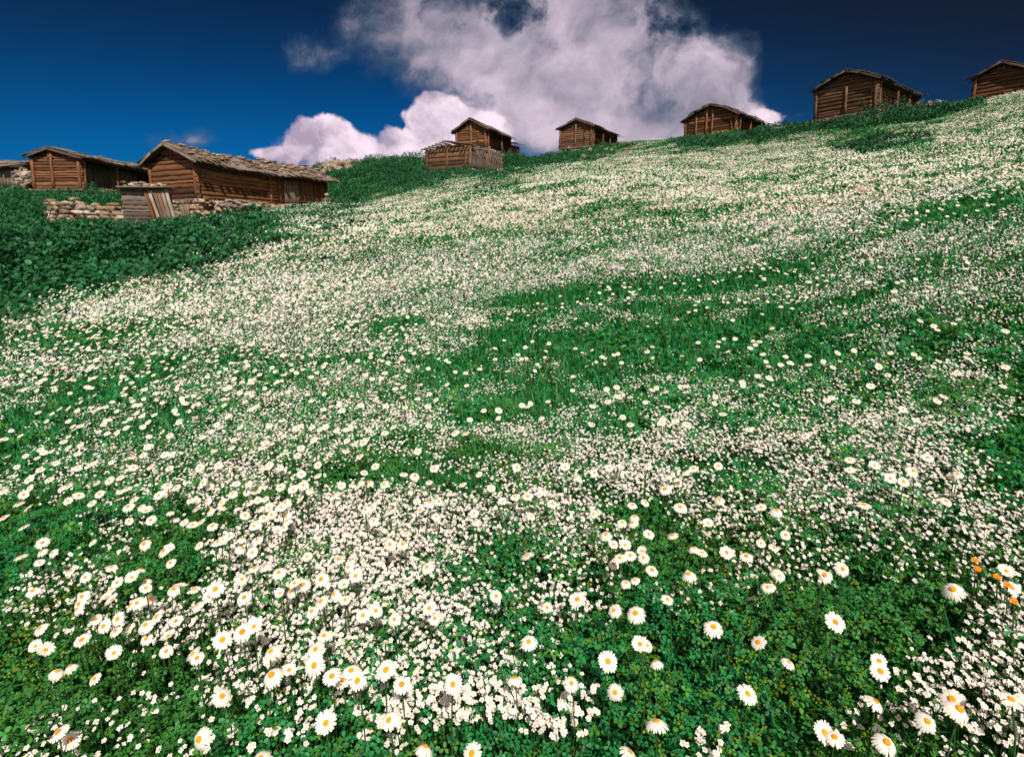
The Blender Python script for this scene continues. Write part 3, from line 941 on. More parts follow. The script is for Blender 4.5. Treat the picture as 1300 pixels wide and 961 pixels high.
WHITE = np.array([.88, .82, .74]); WHITE2 = np.array([.87, .80, .76]); YEL = np.array([.80, .27, .008]); YTAN = np.array([.62, .48, .10])
TO_CAM = np.array([-.12, -.55, 0.0])

# daisies marked one by one on the photo, strips of four-fold enlargement: (strip x0, y0, points)
MARKS = [
    (0, 590, [(55,55),(85,10),(205,25),(145,75),(150,118),(120,150),(15,135),(95,198),(140,218),(15,268),(120,315),(345,108),(310,122),(400,155),(345,182),(465,195),(395,15),(445,8),(250,75),(490,93),(505,148),(555,80),(610,65),(642,122),(600,175),(680,175),(650,212),(715,215),(742,232),(765,8),(860,18),(765,280),(655,285),(850,105),(895,115),(805,155),(850,140),(965,178),(1000,182),(1050,185),(1030,90),(1065,110),(1015,15),(865,240),(890,272),(935,293),(978,305),(1003,222),(1065,235),(1020,290),(1078,310),(1125,190),(1130,212),(1180,145),(1200,95),(1255,90),(1250,140),(1285,135),(1265,190),(1205,218),(1245,255),(1290,310),(730,400),(470,395),(830,437),(860,422),(865,497),(565,520),(360,535),(710,530),(200,495),(105,465),(265,445),(210,440),(215,395),(1010,410),(1130,380),(1105,390),(1165,360),(1230,420),(1280,445),(1230,372),(1290,525)]),
    (325, 590, [(45,12),(120,15),(230,48),(312,55),(605,8),(550,40),(435,105),(530,88),(492,100),(575,88),(240,102),(190,128),(275,127),(393,158),(40,108),(10,130),(45,172),(10,180),(225,183),(650,98),(147,190),(130,215),(65,218),(20,222),(78,252),(150,262),(40,270),(8,298),(155,285),(140,320),(110,335),(5,380),(808,55),(878,87),(905,18),(1132,48),(1048,98),(1195,118),(980,145),(790,133),(818,185),(882,188),(928,185),(1252,187),(832,233),(1108,247),(915,262),(677,237),(555,227),(590,220),(597,282),(1115,285),(762,350),(462,342),(680,403),(745,400),(260,465),(423,480),(468,518),(868,518),(40,515),(115,545),(510,555)]),
    (650, 590, [(25,12),(270,12),(325,60),(418,40),(495,15),(555,8),(690,5),(795,55),(878,35),(922,18),(848,88),(778,122),(158,128),(80,160),(15,160),(205,197),(270,178),(98,262),(612,203),(678,190),(855,213),(1055,175),(1265,215),(1048,5),(560,292),(622,262),(612,293),(415,248),(478,352),(695,352),(815,355),(515,403),(573,408),(548,472),(600,460),(660,437),(668,470),(518,505),(75,460),(712,533),(898,553),(995,297),(1265,397),(965,445),(925,420),(1190,463),(1090,445),(990,350)]),
    (975, 590, [(45,230),(540,5),(620,70),(690,85),(738,30),(965,45),(940,62),(487,203),(905,183),(30,420),(55,553),(288,553),(380,527),(1210,540),(90,355)]),
    (0, 730, [(165,80),(432,10),(670,12),(740,25),(595,37),(570,68),(740,65),(540,110),(760,127),(415,108),(390,172),(400,145),(570,125),(985,70),(915,57),(880,70),(1093,70),(1063,105),(1228,20),(1240,112),(1000,152),(200,268),(180,360),(230,380),(415,328),(485,222),(597,222),(525,258),(585,282),(652,275),(738,252),(748,270),(740,322),(795,210),(893,232),(855,308),(843,385),(578,395),(290,487),(355,460),(480,525),(980,397),(1000,420),(1128,327),(1230,287),(1290,260),(695,140),(660,155)]),
    (325, 730, [(238,47),(195,40),(175,85),(122,92),(330,20),(447,48),(395,95),(330,132),(452,125),(283,183),(608,180),(542,203),(703,223),(880,167),(907,218),(1220,105),(345,307),(302,375),(657,343),(75,385),(75,425),(78,505),(168,482),(296,457),(483,483),(660,480),(440,535),(515,535),(385,512),(740,553),(1000,553),(505,3)]),
    (650, 730, [(580,37),(625,25),(178,163),(332,123),(518,177),(628,192),(790,123),(85,337),(685,355),(650,350),(487,437),(1025,262),(1250,340),(1298,60),(12,520),(302,548),(900,3),(730,435)]),
    (975, 730, [(10,60),(940,70),(342,238),(107,440),(565,437),(572,487),(1240,65),(60,3),(290,3)]),
]
BIG = {(487, 437), (628, 192), (296, 457), (660, 480), (238, 47), (342, 238), (1128, 327), (1230, 287), (1093, 70), (778, 122), (855, 213), (940, 70), (1025, 262), (78, 505), (332, 123)}


def head_point(x, y, hgt):
    """point hgt above the terrain seen at pixel (x, y)"""
    d = ray(x, y)
    ts = np.exp(np.linspace(math.log(.5), math.log(75), 1500))
    zz = d[2] * ts - ground(d[0] * ts, d[1] * ts) - hgt
    k = int(np.argmax(zz < 0))
    return d * ts[k]


def tube(p0, p1, bend, r, seg=4, sides=5):
    V = []; Fc = []
    p0, p1, bend = map(np.asarray, (p0, p1, bend))
    for i in range(seg + 1):
        f = i / seg; c = p0 * (1 - f) + p1 * f + bend * (4 * f * (1 - f))
        for k in range(sides):
            a = 2 * math.pi * k / sides; V.append((c[0] + r * math.cos(a), c[1] + r * math.sin(a), c[2]))
    for i in range(seg):
        for k in range(sides):
            Fc.append((i * sides + k, i * sides + (k + 1) % sides, (i + 1) * sides + (k + 1) % sides, (i + 1) * sides + k))
    return np.array(V), Fc


def build_daisies():
    rnd = random.Random(3)
    pts = []                                          # (position of head, radius, hand placed)
    for (x0, y0, L) in MARKS:
        for (a, b) in L:
            hgt = rnd.uniform(.22, .31)
            pts.append((head_point(x0 + a / 4, y0 + b / 4, hgt), hgt, .0245 if (a, b) in BIG else rnd.uniform(.0145, .0215)))
    for _ in range(34):                               # the strip of meadow nearer than the photo's lower border
        x, y = rnd.uniform(-60, 1360), rnd.uniform(878, 985)
        if rnd.random() < .25 + cover(np.array([x]), np.array([y]))[0]:
            hgt = rnd.uniform(.22, .30); pts.append((head_point(x, y, hgt), hgt, rnd.uniform(.018, .023)))
    pts.sort(key=lambda p: np.linalg.norm(p[0]))
    single, rest = pts[:300], pts[300:]
    protos = []
    for k in range(16):
        PV, PF, DV, DF = t_daisy(rnd.choice([17, 19, 21, 23]), 1.0, rnd.uniform(.27, .33), rnd, 2, rnd.choice([.02, .08, .15, .25, .45, .7, -.25]))
        pm = np_mesh('petals', PV, PF, WHITE * rnd.uniform(.95, 1.05), None, M_PETAL)
        dm = np_mesh('disc', DV, DF, YEL * rnd.uniform(.85, 1.1), None, M_DISC, True)
        SV, SF = tube((0, 0, -1), (0, 0, 0), (rnd.uniform(-.06, .06), rnd.uniform(-.06, .06), 0), .006)
        sm = np_mesh('stem', SV, SF, np.array([.035, .10, .02]), None, M_STEM)
        protos.append((pm, dm, sm))
    proto = None
    for i, (p, hgt, rad) in enumerate(single):
        pm, dm, sm = rnd.choice(protos)
        gz = p[2] - hgt
        if proto is None:
            root = empty('oxeye_daisy', (p[0], p[1], gz))
            pet = mesh_obj('petals', pm, root); dsc = mesh_obj('disc', dm, root); stm = mesh_obj('stem', sm, root)
            tag(root, 'white ox-eye daisy with a yellow disc on a thin stem among the nearest flowers', 'daisy', 'nearest white daisies in the meadow')
            proto = (root, pet, dsc, stm)
        else:
            root = proto[0].copy(); COL.objects.link(root); root.location = (p[0], p[1], gz)
            pet, dsc, stm = (o.copy() for o in proto[1:])
            for o in (pet, dsc, stm): COL.objects.link(o); o.parent = root
        pet.data, dsc.data, stm.data = pm, dm, sm
        nrm = Vector((rnd.gauss(-.05, .30), rnd.gauss(-.45, .30), 1.0)).normalized()
        q = nrm.to_track_quat('Z', 'Y').to_euler()
        for o in (pet, dsc):
            o.location = (0, 0, hgt); o.rotation_euler = q; o.scale = (rad, rad, rad)
        stm.location = (0, 0, hgt); stm.scale = (hgt, hgt, hgt)
    return rest


def build_meadow(rest):
    rnd = random.Random(5)
    # ---------------- mid and far daisies
    X, Y, r = sample(lambda r: 260 if r < 8 else 260 * (8 / r) ** .7, 2.2, 64)
    Z = ground(X, Y); px, py = project(X, Y, Z + .25)
    c = cover(px, py)
    left = np.clip((760 - px) / 500, .28, 1.0)
    nz = fbm(X / np.where(r < 8, 1.0, 2.6), Y / np.where(r < 8, 1.0, 1.6), 71) * .6 + fbm(X / .3, Y / .3, 73, 2) * .4
    prob = np.clip((c * left * 1.0 + (nz - .5) * np.interp(r, [6, 14], [1.25, 2.2])) * .9, 0.014, 1)
    prob *= np.where(py > 588, .06, 1.0) * np.where(dock_zone(px, py, X, Y, .8), .08, 1) * np.clip((c - .02) * 12, .05, 1)
    prob = prob * np.interp(r, [6, 16, 30], [.42, .62, .62])
    keep = (RNG.random(len(X)) < prob) & in_view(px, py) & clear(X, Y)
    X, Y, Z, r = X[keep], Y[keep], Z[keep], r[keep]
    hg = RNG.uniform(.18, .30, len(X))
    P = np.stack([X, Y, Z + hg], 1)
    rp = np.array([p[0] for p in rest]); P = np.concatenate([rp, P]); r = np.concatenate([np.linalg.norm(rp[:, :2], axis=1), r]); hg = np.concatenate([np.array([p[1] for p in rest]), hg])
    nrm = np.stack([RNG.normal(-.1, .22, len(P)), RNG.normal(-.45, .22, len(P)) - np.clip((r - 8) / 20, 0, .5), np.ones(len(P))], 1)
    spin = RNG.uniform(0, 6.28, len(P)); rad = RNG.uniform(.016, .022, len(P)); tint = RNG.uniform(.9, 1.06, (len(P), 1)) * np.ones((1, 3))
    Rm = rots(nrm, spin)
    parts = []
    near = r < 6
    for k in range(3):
        sel = near & (np.arange(len(P)) % 3 == k)
        PV, PF, DV, DF = t_daisy(15, 1.0, .31, rnd, 1, .1)
        parts.append(scatter('', PV, PF, np.tile(WHITE, (len(PV), 1)), P[sel], Rm[sel], rad[sel], tint[sel], None))
        parts.append(scatter('', DV, DF, np.tile(YEL, (len(DV), 1)), P[sel], Rm[sel], rad[sel], tint[sel], None))
    SV, SF = tube((0, 0, -1), (0, 0, 0), (.03, .02, 0), .007, 2, 3)
    sel = r < 9; I3 = np.tile(np.eye(3), (sel.sum(), 1, 1))
    parts.append(scatter('', SV, SF, np.tile([.03, .09, .02], (len(SV), 1)), P[sel], I3, hg[sel], np.ones((sel.sum(), 3)), None))
    far = ~near
    a = np.arange(8) * math.pi / 4
    HV = np.concatenate([np.stack([np.cos(a), np.sin(a), -.1 * np.ones(8)], 1), np.stack([.34 * np.cos(a[::2]), .34 * np.sin(a[::2]), .06 * np.ones(4)], 1)])
    parts.append(scatter('', HV[:8], np.array([[0, 1, 2, 3], [0, 3, 4, 7], [4, 5, 6, 7]]), np.tile(WHITE, (8, 1)), P[far], Rm[far], rad[far], tint[far], None))
    f2 = far & (r < 16)
    parts.append(scatter('', HV[8:], np.array([[0, 1, 2, 3]]), np.tile(YEL, (4, 1)), P[f2], Rm[f2], rad[f2], tint[f2], None))
    merge('distant_daisies', parts, M_PETAL, 'white daisies spread over the middle and far meadow slope', 'daisies')

    # ---------------- small white flowers
    def rho(r):
        return 11000 if r < 2 else (11000 * (2 / r) ** 1.3 if r < 12 else 1071 * (12 / r) ** 1.6)
    X, Y, r = sample(rho, .55, 66)
    Z = ground(X, Y); px, py = project(X, Y, Z + .15)
    c = cover(px, py)
    nz = fbm(X / .65, Y / .5, 81, 3) * .65 + fbm(X / .17, Y / .17, 83, 2) * .35
    ca, sa = math.cos(.22), math.sin(.22); XR, YR = X * ca + Y * sa, Y * ca - X * sa
    nzf = fbm(XR / 4.5, YR / 2.0, 85, 3) * .6 + fbm(XR / 1.2, YR / .8, 87, 3) * .4
    nn = np.where(r < 7, nz, nzf)
    off = np.interp(r, [2, 6, 12], [.25, .27, .30])
    prob = np.clip((c * 1.1 - off + (nn - .5) * np.interp(r, [3, 8, 14], [2.2, 3.0, 4.2])) * np.interp(r, [3, 8, 16], [1.15, 1.25, 1.45]), 0, 1)
    prob = np.maximum(prob, np.where(r > 9, np.clip(c * .55 - .28, 0, 1), 0)) * np.clip((c - .02) * 8, 0, 1)
    prob *= np.where(dock_zone(px, py, X, Y, .8), np.where(fbm(X / 2.2, Y / 1.4, 119, 2) > .60, .8, .06), 1)
    keep = (RNG.random(len(X)) < prob) & in_view(px, py) & clear(X, Y)
    X, Y, Z, r = X[keep], Y[keep], Z[keep], r[keep]
    hg = RNG.uniform(.11, .175, len(X)); P = np.stack([X, Y, Z + hg], 1)
    nrm = np.stack([RNG.normal(.06, .30, len(P)), RNG.normal(-.5, .30, len(P)) - np.clip((r - 8) / 20, 0, .5), np.ones(len(P))], 1); Rm = rots(nrm, RNG.uniform(0, 6.28, len(P)))
    rad = RNG.uniform(.0048, .0080, len(P)) * np.interp(r, [5, 9, 18, 40], [1, 1.3, 2.05, 2.5])
    tint = RNG.uniform(.88, 1.06, (len(P), 1)) * np.where((r > 12)[:, None], np.array([[1.02, .935, .875]]), np.ones((1, 3)))
    # nearest ones: separate sprigs
    order = np.argsort(r)[:300]
    spr = set(order.tolist()); isspr = np.zeros(len(P), bool); isspr[order] = True
    build_sprigs(P[order], Rm[order], hg[order])
    parts = []
    n1 = (r < 5) & ~isspr
    for k in range(4):
        sel = n1 & (np.arange(len(P)) % 4 == k)
        V, Fc = t_fleur(5 if k != 2 else 4, 1.0, rnd)
        parts.append(scatter('', V, np.array(Fc), np.tile(WHITE2, (len(V), 1)), P[sel], Rm[sel], rad[sel], tint[sel], None))
        CV = np.array([(.22, 0, .07), (0, .22, .07), (-.22, 0, .07), (0, -.22, .07)])
        parts.append(scatter('', CV, np.array([[0, 1, 2, 3]]), np.tile(YTAN, (4, 1)), P[sel], Rm[sel], rad[sel], tint[sel], None))
    sel = r >= 5
    a = np.arange(6) * math.pi / 3
    HV = np.stack([np.cos(a), np.sin(a), np.array([.1, -.1] * 3)], 1)
    parts.append(scatter('', HV, np.array([[0, 1, 2, 3], [0, 3, 4, 5]]), np.tile(WHITE2, (6, 1)), P[sel], Rm[sel], rad[sel], tint[sel], None))
    s2 = (r < 3) & ~isspr; I3 = np.tile(np.eye(3), (s2.sum(), 1, 1))
    SV, SF = tube((0, 0, -1), (0, 0, 0), (.04, .02, 0), .006, 2, 3)
    parts.append(scatter('', SV, SF, np.tile([.03, .09, .02], (len(SV), 1)), P[s2], I3, hg[s2] * .8, np.ones((s2.sum(), 3)), None))
    merge('small_white_flowers', parts, M_PETAL, 'drifts of tiny pinkish white flowers covering the meadow', 'flowers')

    # ---------------- low leaves: trefoils near by, coarser leaf clumps up the slope
    def rho_l(r):
        return 6800 if r < 1.6 else (6800 * (1.6 / r) ** 1.35 if r < 12 else 448 * (12 / r) ** 1.5)
    X, Y, r = sample(rho_l, .4, 66)
    Z = ground(X, Y); px, py = project(X, Y, Z)
    grassy = np.clip((fbm(X / 1.1, Y / 1.1, 91) - .40) * 5, 0, 1) * np.clip((680 - py) / 130, 0, 1)
    keep = in_view(px, py) & clear(X, Y) & (RNG.random(len(X)) > grassy * .75)
    X, Y, Z, r = X[keep], Y[keep], Z[keep], r[keep]
    bump = fbm(X / .22, Y / .22, 95, 2)
    hg = np.clip(.02 + bump * .16 + RNG.normal(0, .03, len(X)), .01, .2); P = np.stack([X, Y, Z + hg], 1)
    nrm = np.stack([RNG.normal(.05, .38, len(P)), RNG.normal(-.3, .38, len(P)), np.ones(len(P))], 1); Rm = rots(nrm, RNG.uniform(0, 6.28, len(P)))
    g = RNG.random(len(P)); base = np.where(g[:, None] < .8, np.array([[.018, .220, .054]]), np.array([[.070, .235, .022]]))
    yl = np.clip((fbm(X / .9, Y / .9, 97, 3) - .52) * 6, 0, 1)[:, None] * np.clip(1 - r / 14, .2, 1)[:, None]
    base = base * (1 - yl * .6) + np.array([[.060, .200, .018]]) * yl * .6
    tint = base * RNG.uniform(.55, 1.3, (len(P), 1))
    parts = []
    LV = []; LF = []
    for k in range(3):
        a = 2 * math.pi * k / 3; ca, sa = math.cos(a), math.sin(a); b = len(LV)
        for (x, y, z) in ((.05, 0, 0), (.5, -.36, .12), (.92, -.26, .02), (1.0, 0, -.05), (.92, .26, .02), (.5, .36, .12)):
            LV.append((x * ca - y * sa, x * sa + y * ca, z))
        LF += [(b, b + 1, b + 2, b + 3), (b, b + 3, b + 4, b + 5)]
    sel = r < 4.5; sc = RNG.uniform(.008, .0155, len(P)) * np.clip(r / 2.0, 1, 2.0)
    parts.append(scatter('', LV, np.array(LF), np.ones((len(LV), 3)), P[sel], Rm[sel], sc[sel], tint[sel], None))
    # broad leaf clump for the farther slope: three crossed blades
    CV = []; CF = []
    for k in range(4):
        a = 2 * math.pi * k / 4 + .4; ca, sa = math.cos(a), math.sin(a); b = len(CV)
        for (x, y, z) in ((.0, 0, -.3), (.5, -.34, .25), (1.0, 0, .35 - .3 * (k % 2)), (.5, .34, .25)):
            CV.append((x * ca - y * sa, x * sa + y * ca, z))
        CF.append((b, b + 1, b + 2, b + 3))
    sel = r >= 4.5; sc = RNG.uniform(.02, .045, len(P)) * np.clip(r / 9, .8, 2.4)
    parts.append(scatter('', CV, np.array(CF), np.ones((len(CV), 3)), P[sel], Rm[sel], sc[sel], tint[sel], None))
    merge('clover_leaves', parts, M_LEAF, 'dense low clover and herb leaves under the flowers', 'ground cover')

    # ---------------- grass
    def rho_g(r):
        return 3000 if r < 3 else (3000 * (3 / r) ** 1.25 if r < 12 else 530 * (12 / r) ** 1.8)
    X, Y, r = sample(rho_g, .5, 60)
    Z = ground(X, Y); px, py = project(X, Y, Z)
    grassy = np.clip((fbm(X / 1.1, Y / 1.1, 91) - .36) * 5, .12, 1) * np.clip((720 - py) / 130, .10, 1)
    keep = in_view(px, py) & clear(X, Y) & (RNG.random(len(X)) < grassy)
    X, Y, Z, r = X[keep], Y[keep], Z[keep], r[keep]
    P = np.stack([X, Y, Z - .01], 1)
    nrm = np.stack([RNG.normal(0, .3, len(P)), RNG.normal(0, .3, len(P)), np.ones(len(P))], 1); Rm = rots(nrm, RNG.uniform(0, 6.28, len(P)))
    GV = np.array([(-.014, 0, 0), (.014, 0, 0), (-.012, .06, .5), (.012, .06, .5), (-.007, .22, .85), (.007, .22, .85), (0, .42, 1.0), (.001, .42, 1.0)])
    GF = np.array([(0, 1, 3, 2), (2, 3, 5, 4), (4, 5, 7, 6)])
    hg = RNG.uniform(.10, .24, len(P)); wd = np.clip(r / 2.5, .9, 6)
    sc = np.stack([hg * wd, hg, hg], 1)
    tint = np.where((RNG.random(len(P)) < .90)[:, None], np.array([[.019, .230, .054]]), np.array([[.10, .13, .03]])) * RNG.uniform(.6, 1.3, (len(P), 1))
    merge('meadow_grass', [scatter('', GV, GF, np.ones((8, 3)), P, Rm, sc, tint, None)], M_LEAF, 'fine green grass growing in the open patches of the meadow', 'grass')

    # ---------------- yellow-green flower heads low in the clover
    X, Y, r = sample(lambda r: 2600 if r < 2.2 else 2600 * (2.2 / r) ** 2.2, .5, 9)
    Z = ground(X, Y); px, py = project(X, Y, Z + .1)
    nz = fbm(X / .35, Y / .35, 101, 3)
    prob = np.clip((nz - .50) * 5, 0, 1) * np.clip(1.15 - cover(px, py) * 1.6, .05, 1)
    keep = in_view(px, py) & (RNG.random(len(X)) < prob)
    X, Y, Z, r = X[keep], Y[keep], Z[keep], r[keep]
    P = np.stack([X, Y, Z + RNG.uniform(.10, .19, len(X))], 1)
    nrm = np.stack([RNG.normal(0, .4, len(P)), RNG.normal(-.3, .4, len(P)), np.ones(len(P))], 1); Rm = rots(nrm, RNG.uniform(0, 6.28, len(P)))
    YV = []; YF = []
    for k in range(5):
        cx, cy, cz = rnd.uniform(-1, 1), rnd.uniform(-1, 1), rnd.uniform(-.4, .4); b = len(YV)
        for (dx, dy) in ((-.42, 0), (0, -.42), (.42, 0), (0, .42)): YV.append((cx + dx, cy + dy, cz + rnd.uniform(-.1, .1)))
        YF.append((b, b + 1, b + 2, b + 3))
    sc = RNG.uniform(.004, .008, len(P)) * np.clip(r / 3, 1, 2)
    tint = np.array([[.17, .25, .012]]) * RNG.uniform(.5, 1.25, (len(P), 1))
    merge('yellow_green_flowers', [scatter('', YV, np.array(YF), np.ones((len(YV), 3)), P, Rm, sc, tint, None)], M_PETAL, 'specks of tiny yellow green flower clusters in the clover', 'flowers')

    # ---------------- broad dock leaves on the bank below the huts
    X, Y, r = sample(lambda r: 480 if r < 20 else 480 * (20 / r) ** .9, 5, 66)
    Z = ground(X, Y); px, py = project(X, Y, Z)
    z_ = dock_zone(px, py, X, Y, 1.0)
    core = dock_zone(px, py + 14, X, Y) & dock_zone(px, py - 8, X, Y)
    keep = in_view(px, py, 300) & clear(X, Y) & z_
    X, Y, Z, r = X[keep], Y[keep], Z[keep], r[keep]
    bump = np.clip((fbm(X / 1.3, Y / 1.3, 111, 3) - .34) * 2.6, 0, 1.2)
    hg = .03 + bump * np.where(core[keep], 1.0, .45) * np.interp(r, [20, 26, 38, 45], [.85, .42, .42, .75]) * np.where((px[keep] > 960) & (r > 30), 1.4, 1.0) * RNG.uniform(.5, 1.1, len(X)) + .1 * RNG.random(len(X)); P = np.stack([X, Y, Z + hg], 1)
    nrm = np.stack([RNG.normal(0, .55, len(P)), RNG.normal(-.3, .65, len(P)), np.ones(len(P))], 1); Rm = rots(nrm, RNG.uniform(0, 6.28, len(P)))
    DV = np.array([(0, -.5, -.08), (-.34, -.3, .06), (-.40, .05, .08), (-.22, .42, 0), (0, .62, -.16), (.22, .42, 0), (.40, .05, .08), (.34, -.3, .06), (0, .05, -.03)])
    DF = np.array([(0, 8, 2, 1), (8, 4, 3, 2), (0, 7, 6, 8), (8, 6, 5, 4)])
    sc = RNG.uniform(.045, .15, len(P))
    base = np.where(((px[keep] > 940) & (r > 25))[:, None], np.array([[.010, .070, .026]]), np.array([[.012, .100, .033]]))
    tint = base * RNG.uniform(.45, 1.7, (len(P), 1)) * (.75 + .5 * fbm(X / 2.5, Y / 2.5, 117, 2))[:, None] * np.where((RNG.random(len(P)) < .12)[:, None], np.array([[2.2, 1.5, 1.0]]), 1.0)
    merge('dock_leaves', [scatter('', DV, DF, np.ones((9, 3)), P, Rm, sc, tint, None)], M_LEAF, 'thick dark green broad-leaved docks on the banks below the huts', 'dock plants')


def build_sprigs(P, Rm, hg):
    """nearest small white flowers: each a sprig with its own stem and blossoms"""
    rnd = random.Random(9)
    protos = []
    for k in range(8):
        V = []; Fc = []; C = []
        for q in range(rnd.choice([2, 3, 4])):
            v, f = t_fleur(5, rnd.uniform(.0062, .0085), rnd)
            off = np.array([rnd.uniform(-.012, .012), rnd.uniform(-.012, .012), rnd.uniform(-.006, .006)]) if q else np.zeros(3)
            m = np.array(Matrix.Rotation(rnd.uniform(-.4, .4), 3, 'X') @ Matrix.Rotation(rnd.uniform(-.4, .4), 3, 'Y'))
            b = len(V); vv = v @ m.T + off; V += vv.tolist(); Fc += [tuple(i + b for i in ff) for ff in f]; C += [WHITE2 * rnd.uniform(.92, 1.06)] * len(vv)
            e = .0016; b = len(V); cc = off + m @ np.array([0, 0, .0014])
            V += [(cc[0] + e, cc[1], cc[2]), (cc[0], cc[1] + e, cc[2]), (cc[0] - e, cc[1], cc[2]), (cc[0], cc[1] - e, cc[2])]; Fc.append((b, b + 1, b + 2, b + 3)); C += [YTAN] * 4
        bm_ = np_mesh('blossoms', np.array(V), Fc, np.array(C), None, M_PETAL)
        SV, SF = tube((0, 0, -1), (0, 0, 0), (rnd.uniform(-.05, .05), rnd.uniform(-.05, .05), 0), .006)
        protos.append((bm_, np_mesh('stem', SV, SF, np.array([.035, .10, .02]), None, M_STEM)))
    proto = None
    for p, m, h in zip(P, Rm, hg):
        bm_, sm = rnd.choice(protos)
        loc = (p[0], p[1], p[2] - h)
        if proto is None:
            root = empty('white_flower_sprig', loc); bl = mesh_obj('blossoms', bm_, root); st = mesh_obj('stem', sm, root)
            tag(root, 'sprig of tiny five-petalled white flowers low among the nearest clover leaves', 'wildflower', 'nearest small white flower sprigs'); proto = (root, bl, st)
        else:
            root = proto[0].copy(); COL.objects.link(root); root.location = loc
            bl, st = proto[1].copy(), proto[2].copy()
            for o in (bl, st): COL.objects.link(o); o.parent = root
        bl.data, st.data = bm_, sm
        bl.location = (0, 0, h); bl.rotation_euler = Matrix(m.tolist()).to_euler(); st.location = (0, 0, h); st.scale = (h * .9, h * .9, h)


def build_odd_flowers():
    rnd = random.Random(21)
    info = [
        (1238, 711, 'topmost orange flower above the white flowers near the right edge'),
        (1241, 722, 'small orange bud just below the topmost orange flower'),
        (1266, 732, 'orange flower left of the daisy at the right edge'),
        (1279, 742, 'orange flower just beside the daisy at the right edge'),
        (1287, 763, 'lowest orange flower at the right edge of the meadow'),
        (436 + 345 / 3.0, 434, 'orange flower in the sparse middle grass left of centre'),
        (434 + 965 / 3.0, 419, 'orange flower in the smooth grass right of centre'),
        (868 + 665 / 3.0, 472, 'pale yellow flower in the right-hand grass above a white drift'),
        (868 + 1055 / 3.0, 435, 'small yellow flower in the dark grass near the right edge'),
    ]
    for (x, y, lab) in info:
        hgt = .24; p = head_point(x, y, hgt); s = 1 + np.linalg.norm(p) * .06
        root = empty('orange_flower', (p[0], p[1], p[2] - hgt))
        V = []; Fc = []
        for ring, (n_, L, up) in enumerate(((9, .0085, .1), (7, .006, .5))):
            for k in range(n_):
                a = 2 * math.pi * k / n_ + ring * .3 + rnd.uniform(-.1, .1); ca, sa = math.cos(a), math.sin(a); b = len(V)
                for (xx, yy, zz) in ((.05, 0, 0), (.6, -.3, .1 + up * .4), (1.0, 0, up * .7), (.6, .3, .1 + up * .4)):
                    V.append(((xx * ca - yy * sa) * L * s, (xx * sa + yy * ca) * L * s, zz * L * s))
                Fc.append((b, b + 1, b + 2, b + 3))
        col = np.array([.75, .42, .03]) if 'yellow' in lab else np.array([.85, .27, .01])
        o = mesh_obj('petals', np_mesh('petals', np.array(V), Fc, col, None, M_PETAL), root); o.location = (0, 0, hgt); o.rotation_euler = (.45, -.1, 0)
        SV, SF = tube((0, 0, 0), (0, 0, hgt), (.01, 0, 0), .0015 * s); mesh_obj('stem', np_mesh('stem', SV, SF, np.array([.04, .10, .02]), None, M_STEM), root)
        tag(root, lab, 'orange flower')
    # dry straw stalks in the lower left corner and a few elsewhere
    stalks = [((16, 812), (17, 783), 'pale straw stalk, leftmost of the dry stalks at the lower left'), ((33, 834), (15, 790), 'bent straw stalk crossing the leftmost dry stalk at the lower left'),
              ((35, 818), (27, 785), 'thin dry stalk standing upright beside the white flowers at the lower left'), ((82, 820), (101, 793), 'short dry stalk leaning right between two daisies at the lower left'),
              ((140, 868), (122, 812), 'longest straw-coloured stalk near the lower left, leaning left'), ((150, 868), (149, 840), 'short upright dry stalk right of the longest straw stalk'),
              ((843, 800), (841, 772), 'pale dry stalk standing in the bare clover at the lower middle'), ((795, 628), (789, 607), 'short yellow stalk among the white drift right of centre'),
              ((952, 780), (950, 735), 'brown dry stalk rising beside a daisy right of the lower middle'), ((1000, 783), (992, 748), 'thin pale stalk leaning left below the daisy right of the middle')]
    for (a, b, lab) in stalks:
        p = gpt(*a); t = p[1] * CP - p[2] * SP; p2 = at(b[0], b[1], t * 1.0)
        root = empty('dry_stalk', Vector(p))
        q = p2 - p; q[1] = abs(q[1]) * .3
        SV, SF = tube((0, 0, 0), q, (.006, 0, 0), .0014, 6); mesh_obj('stem', np_mesh('stem', SV, SF, np.array([.42, .30, .09]), None, M_STEM), root)
        V = []; Fc = []
        for k in range(7):
            f = 1 - k * .035; c = q * f; b_ = len(V); a_ = rnd.uniform(0, 6.28); d = np.array([math.cos(a_), math.sin(a_), 1.4]) * .006
            V += [c, c + d * .5 + [.0015, 0, 0], c + d, c + d * .5 - [.0015, 0, 0]]; Fc.append((b_, b_ + 1, b_ + 2, b_ + 3))
        mesh_obj('seed_head', np_mesh('seed_head', np.array(V), Fc, np.array([.40, .25, .08]), None, M_STEM), root)
        tag(root, lab, 'dry stalk')


def build_terrain():
    keep_j = NLR
    V = np.stack([XG, YG, ZG], 2)[:-1].reshape(-1, 3)
    nt_ = NTH - 1
    i = np.arange(nt_); j = np.arange(NLR - 1)
    I, J = np.meshgrid(i, j, indexing='ij'); I2 = (I + 1) % nt_
    Fc = np.stack([I * NLR + J, I * NLR + J + 1, I2 * NLR + J + 1, I2 * NLR + J], 2).reshape(-1, 4)
    c = len(V); V = np.concatenate([V, [[0, 0, -H0]]])
    faces = [tuple(f) for f in Fc.tolist()] + [(c, int(a) * NLR, int((a + 1) % nt_) * NLR) for a in range(nt_)]
    me = np_mesh('hillside', V, faces, None, None, M_SOIL, True)
    o = mesh_obj('hillside', me); tag(o, 'grassy mountain slope carrying the whole flower meadow', 'hillside', None, 'structure')


# ------------------------------------------------------------------ sky
SUN_AZ, SUN_EL = R(165), R(48)


